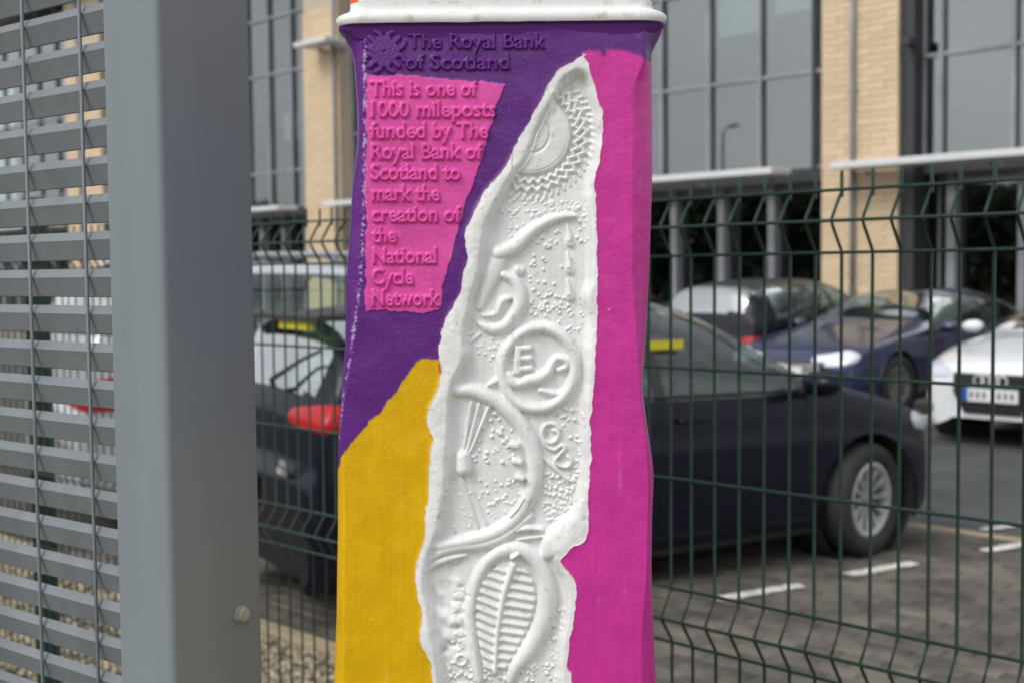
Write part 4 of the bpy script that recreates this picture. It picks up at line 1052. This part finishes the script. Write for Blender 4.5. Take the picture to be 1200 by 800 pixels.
suv = dict(name='parked_car', xf=1.35, xr=-1.30, wr=.35, wind=(1.0,.0), rearw=(-1.75,-2.3), rwz=1.12, rwt=1.52, glass=(.80,-1.75), pill=(-.20,-1.12), doors=[(.85,-.20),(-.20,-1.15)],
  seat=.0, mir=(.72,1.12), tail=(.84,.94,.80,.98,.80,1.02), head=(.74,.84,.76,.88,.80,.90), trim=.26, n=150,
  st=[(2.20,.62,.56,.55,.36),(2.20,.70,.62,.66,.28),(2.16,.82,.74,.76,.24),(2.05,.92,.84,.84,.23),(1.7,1.0,.92,.88,.22),(1.2,1.06,.99,.90,.22),(1.0,1.10,1.02,.90,.22),(.55,1.38,1.04,.90,.22),(.10,1.60,1.05,.90,.22),(-.3,1.67,1.06,.90,.22),
      (-1.0,1.69,1.07,.90,.22),(-1.7,1.66,1.08,.89,.22),(-1.98,1.61,1.09,.88,.22),(-2.08,1.40,1.08,.86,.23),(-2.15,1.12,1.06,.85,.24),(-2.17,.90,.86,.84,.26),(-2.22,.75,.70,.83,.28),(-2.22,.60,.56,.80,.32)])
dB = dirA
rcB = Vector((-2.98, 8.25, 0)); cB = rcB+dirA*2.2
carB, iB = car('silver tall estate car with roof rails parked behind the black hatchback', 'silver', suv, cB, ANG, spokes=5)
for sg in (1,-1): MB().tube([(-1.75,sg*.66,1.66),(-1.6,sg*.66,1.72),(.0,sg*.66,1.735),(.15,sg*.66,1.68)], .018, 8).build('roof_rail', MT['silver'], carB, smooth=True)

coupe = dict(hatch); coupe.update(xf=1.35, xr=-1.32, wr=.325, wind=(.78,-.35), glass=(.55,-1.55), pill=(-.62,), doors=[(.70,-.62)], mir=(.55,.93), seat=-.25, head=(.54,.66,.56,.69,.62,.74), ha=(34,70), n=140, rearw=(-1.3,-1.9), rwz=.98, rwt=1.26, tail=(.78,.88,.78,.90,.80,.90),
  st=[(2.16,.50,.44,.55,.30),(2.16,.56,.50,.66,.24),(2.13,.64,.58,.77,.19),(2.05,.71,.66,.83,.17),(1.85,.79,.73,.87,.16),(1.35,.88,.82,.89,.16),(1.0,.93,.86,.89,.16),(.78,.97,.88,.89,.16),(.35,1.18,.90,.89,.16),(-.05,1.31,.91,.89,.16),
      (-.4,1.345,.92,.89,.16),(-.9,1.34,.93,.89,.16),(-1.3,1.28,.94,.885,.16),(-1.7,1.12,.94,.87,.16),(-2.0,.98,.92,.84,.17),(-2.12,.93,.86,.82,.19),(-2.16,.80,.75,.80,.22),(-2.18,.60,.55,.78,.26)])
a45 = R(222); dD = Vector((math.cos(a45), math.sin(a45), 0)); nD = Vector((-dD.y, dD.x, 0))   # nD: its left side, towards the camera's right
wD = gnd(1048, 485); cD = Vector((wD.x, wD.y, 0)) - nD*.82 - dD*coupe['xf']
carD, iD = car('dark blue coupe facing the camera, between the black hatchback and the white car', 'navy2', coupe, cD, a45, spokes=12, alloy='darkalloy')
def front_kit(root, xn, w_, z0, z1, zb, n=5, plate='plate_w', ring=False, wide=.5):
    g = MB(); g.add([(xn,-w_,z1),(xn,w_,z1),(xn+.012,w_*.98,(z0+z1)/2),(xn,w_*.72,z0),(xn,-w_*.72,z0),(xn+.012,-w_*.98,(z0+z1)/2),(xn-.12,-w_,z1),(xn-.12,w_,z1),(xn-.12,w_*.72,z0),(xn-.12,-w_*.72,z0)],
        [(0,1,2,3,4,5),(0,6,7,1),(4,3,8,9)])
    gr = g.build('grille', MT['plastic'], root)
    for k in range(n):
        z_ = z0+(z1-z0)*(k+.7)/(n+.4); ww = w_*(.72+.26*min(1,(z_-z0)/(z1-z0)*1.6))
        MB().box((xn+.016, 0, z_), (.012, 2*ww*.96, .012)).build('grille_bar', MT['chrome'] if plate == 'bar' else MT['plastic'], gr)
    return gr
gD = front_kit(carD, 2.235, .50, .40, .60, 0, 4, plate='bar')
MB().box((2.262, 0, .50), (.01,.50,.10)).build('front_number_plate', MT['plate_w'], carD)
for sg in (1,-1):
    MB().box((2.10, sg*.60, .30), (.16,.26,.07), ch=.02).build('bumper_vent', MT['plastic'], carD)
# dark hatchback seen from behind, farther back
spC = dict(hatch); spC.update(n=120)
rcC = Vector((2.42, 16.0, 0)); aC = R(44); cC = rcC+Vector((math.cos(aC), math.sin(aC), 0))*2.0
spC.update(tail=(.70,.78,.70,.79,.71,.79), ta=(128,100)); carC, iC = car('dark hatchback seen from behind, pale rear window, left of the blue coupe', 'blackp', spC, cC, aC, spokes=5)
# the white car
sedan = dict(coupe); sedan.update(xf=1.45, xr=-1.36, wind=(.88,-.20), glass=(.68,-1.5), pill=(-.25,-1.05), doors=[(.80,-.25),(-.25,-1.08)], mir=(.66,.99), seat=-.1, head=(.60,.68,.62,.73,.68,.78), ha=(40,76), darktrim=0,
  st=[(2.30,.50,.44,.40,.26),(2.30,.56,.50,.50,.21),(2.28,.66,.58,.59,.18),(2.20,.74,.66,.68,.17),(2.0,.82,.72,.78,.165),(1.45,.92,.82,.86,.165),(1.05,.97,.87,.87,.165),(.88,1.00,.89,.87,.165),(.45,1.22,.91,.87,.165),(.05,1.36,.93,.87,.165),
      (-.3,1.41,.94,.87,.165),(-.9,1.40,.95,.87,.165),(-1.4,1.34,.97,.90,.165),(-1.75,1.18,.97,.885,.165),(-2.0,1.06,.96,.86,.17),(-2.2,1.00,.92,.84,.19),(-2.26,.85,.80,.82,.22),(-2.28,.60,.55,.80,.26)])
fE = Vector((4.22, 11.2, 0)); aE = R(224); dE = Vector((math.cos(aE), math.sin(aE), 0)); cE = fE-dE*2.36
carE, iE = car('white car with a blue banded number plate, at the right edge behind the fence', 'white', sedan, cE, aE, spokes=10)
gE = front_kit(carE, 2.385, .36, .31, .66, 0, 7)
MB().box((2.412, 0, .475), (.012,.50,.115)).build('front_number_plate', MT['plate_w'], carE)
MB().box((2.4195, -.228, .475), (.004,.044,.115)).build('plate_band', MT['plate_b'], carE)
for k in range(7):
    MB().box((2.4195, -.17+.058*k+(.02 if k > 2 else 0), .475), (.003,.030,.060)).build('plate_character', MT['ink'], carE)
for k in range(4):
    y_ = -.105+.07*k; MB().tube([(2.415, y_+.046*math.cos(q), .605+.046*math.sin(q)) for q in np.linspace(0, 2*PI, 21)], .0065, 6).build('badge_ring', MT['chrome'], carE, smooth=True)
for sg in (1,-1):
    MB().box((2.22, sg*.66, .34), (.20,.24,.10), ch=.03).build('bumper_vent', MT['plastic'], carE)
    MB().tube([(2.30, sg*.40, .24),(2.24, sg*.74, .27)], .012, 6).build('bumper_line', MT['plastic'], carE)

# ================================================================== things behind the camera that the windows mirror
lpst = thing('street_lamp', 'tall street lamp mirrored in the office windows above the black hatchback', 'street lamp', (-32.2, 18.6, 0))
MB().tube([(0,0,0),(0,0,1.2),(0,0,8.1)], [.11,.09,.06], 12).build('column', MT['frame'], lpst, smooth=True)
MB().tube([(0,0,8.0),(.25,-.1,8.25),(.7,-.3,8.3)], .035, 8).build('arm', MT['frame'], lpst, smooth=True)
MB().box((.85,-.36,8.3), (.55,.26,.12), rz=-.4, ch=.03).build('lamp_head', MT['frame'], lpst)
def tree(x, y, h, lab, sp=1.0):
    r = thing('tree', lab, 'tree', (x, y, 0), 0, 'trees mirrored in the office windows')
    tb_ = MB().tube([(0,0,0),(.1,.05,h*.35),(.05,.1,h*.6),(0,0,h*.9)], [.22,.16,.1,.03], 10)
    for k in range(7):
        a = random.random()*6.28; z0 = h*random.uniform(.3,.7); l_ = h*random.uniform(.18,.32)*sp; tb_.tube([(0.05,0.05,z0),(math.cos(a)*l_*.6,math.sin(a)*l_*.6,z0+l_*.5),(math.cos(a)*l_,math.sin(a)*l_,z0+l_*.7)], [.07,.05,.02], 6)
    tb_.build('trunk', MT['bark'], r, smooth=True)
    cl_ = [(RNG.normal(0,h*.17*sp), RNG.normal(0,h*.17*sp), h*RNG.uniform(.35,1.0)) for _ in range(30)]; V_ = []; F_ = []
    for c in cl_:
        for _ in range(260):
            p = np.array(c)+RNG.normal(0, h*.055, 3); q = RNG.normal(0,1,(2,3)); q /= np.linalg.norm(q, axis=1)[:,None]; s = RNG.uniform(.10,.20)
            b0 = len(V_); V_ += [tuple(p+q[0]*s), tuple(p+q[1]*s), tuple(p-q[0]*s), tuple(p-q[1]*s)]; F_.append((b0,b0+1,b0+2,b0+3))
    m_ = MB(); m_.v, m_.f = V_, F_; m_.build('crown', MT['leaf'], r, fix=False)
for k, (x, y, h) in enumerate(((-52,42,5.4),(-56,36,6.4),(-58,48,6.0),(-47,22,5.2),(-50,30,5.6),(-46,8,5),(-49,14,5),(-43,-4,4.8),(-44,1,4.6),(-35,-14,4.5),(-39,-9,4.6),(-28,-20,4.4))):
    tree(x, y, h, 'leafy tree mirrored as a dark shape low in the office windows')

V_, F_ = [], []  # unseen leaf mass, added and sized so the ground-floor glass mirrors something dark
mdist = BLD.dot(FN); mcx, mcy = 2*mdist*FN.x, 2*mdist*FN.y
for k in range(52000):
    t = RNG.random(); x = -64+66*t+RNG.normal(0,1.5); y = 62-112*t**.85+RNG.normal(0,1.5); top_ = 1.6+(.047 if y > 34 else .062)*math.hypot(x-mcx, y-mcy)+.18*math.sin(t*23)+.12*math.sin(t*61+2)
    z = RNG.random()**.8*top_; q = RNG.normal(0,1,(2,3)); q /= np.linalg.norm(q, axis=1)[:,None]; s_2 = RNG.uniform(.18,.42); p = np.array((x,y,z)); b0 = len(V_)
    V_ += [tuple(p+q[0]*s_2), tuple(p+q[1]*s_2), tuple(p-q[0]*s_2), tuple(p-q[1]*s_2)]; F_.append((b0,b0+1,b0+2,b0+3))
m_ = MB(); m_.v, m_.f = V_, F_; o = m_.build('added_tree_mass', MT['leaf'], None, fix=False); o['kind'] = 'stuff'; o['label'] = 'unseen tree mass added to darken the mirrored ground-floor office glass'
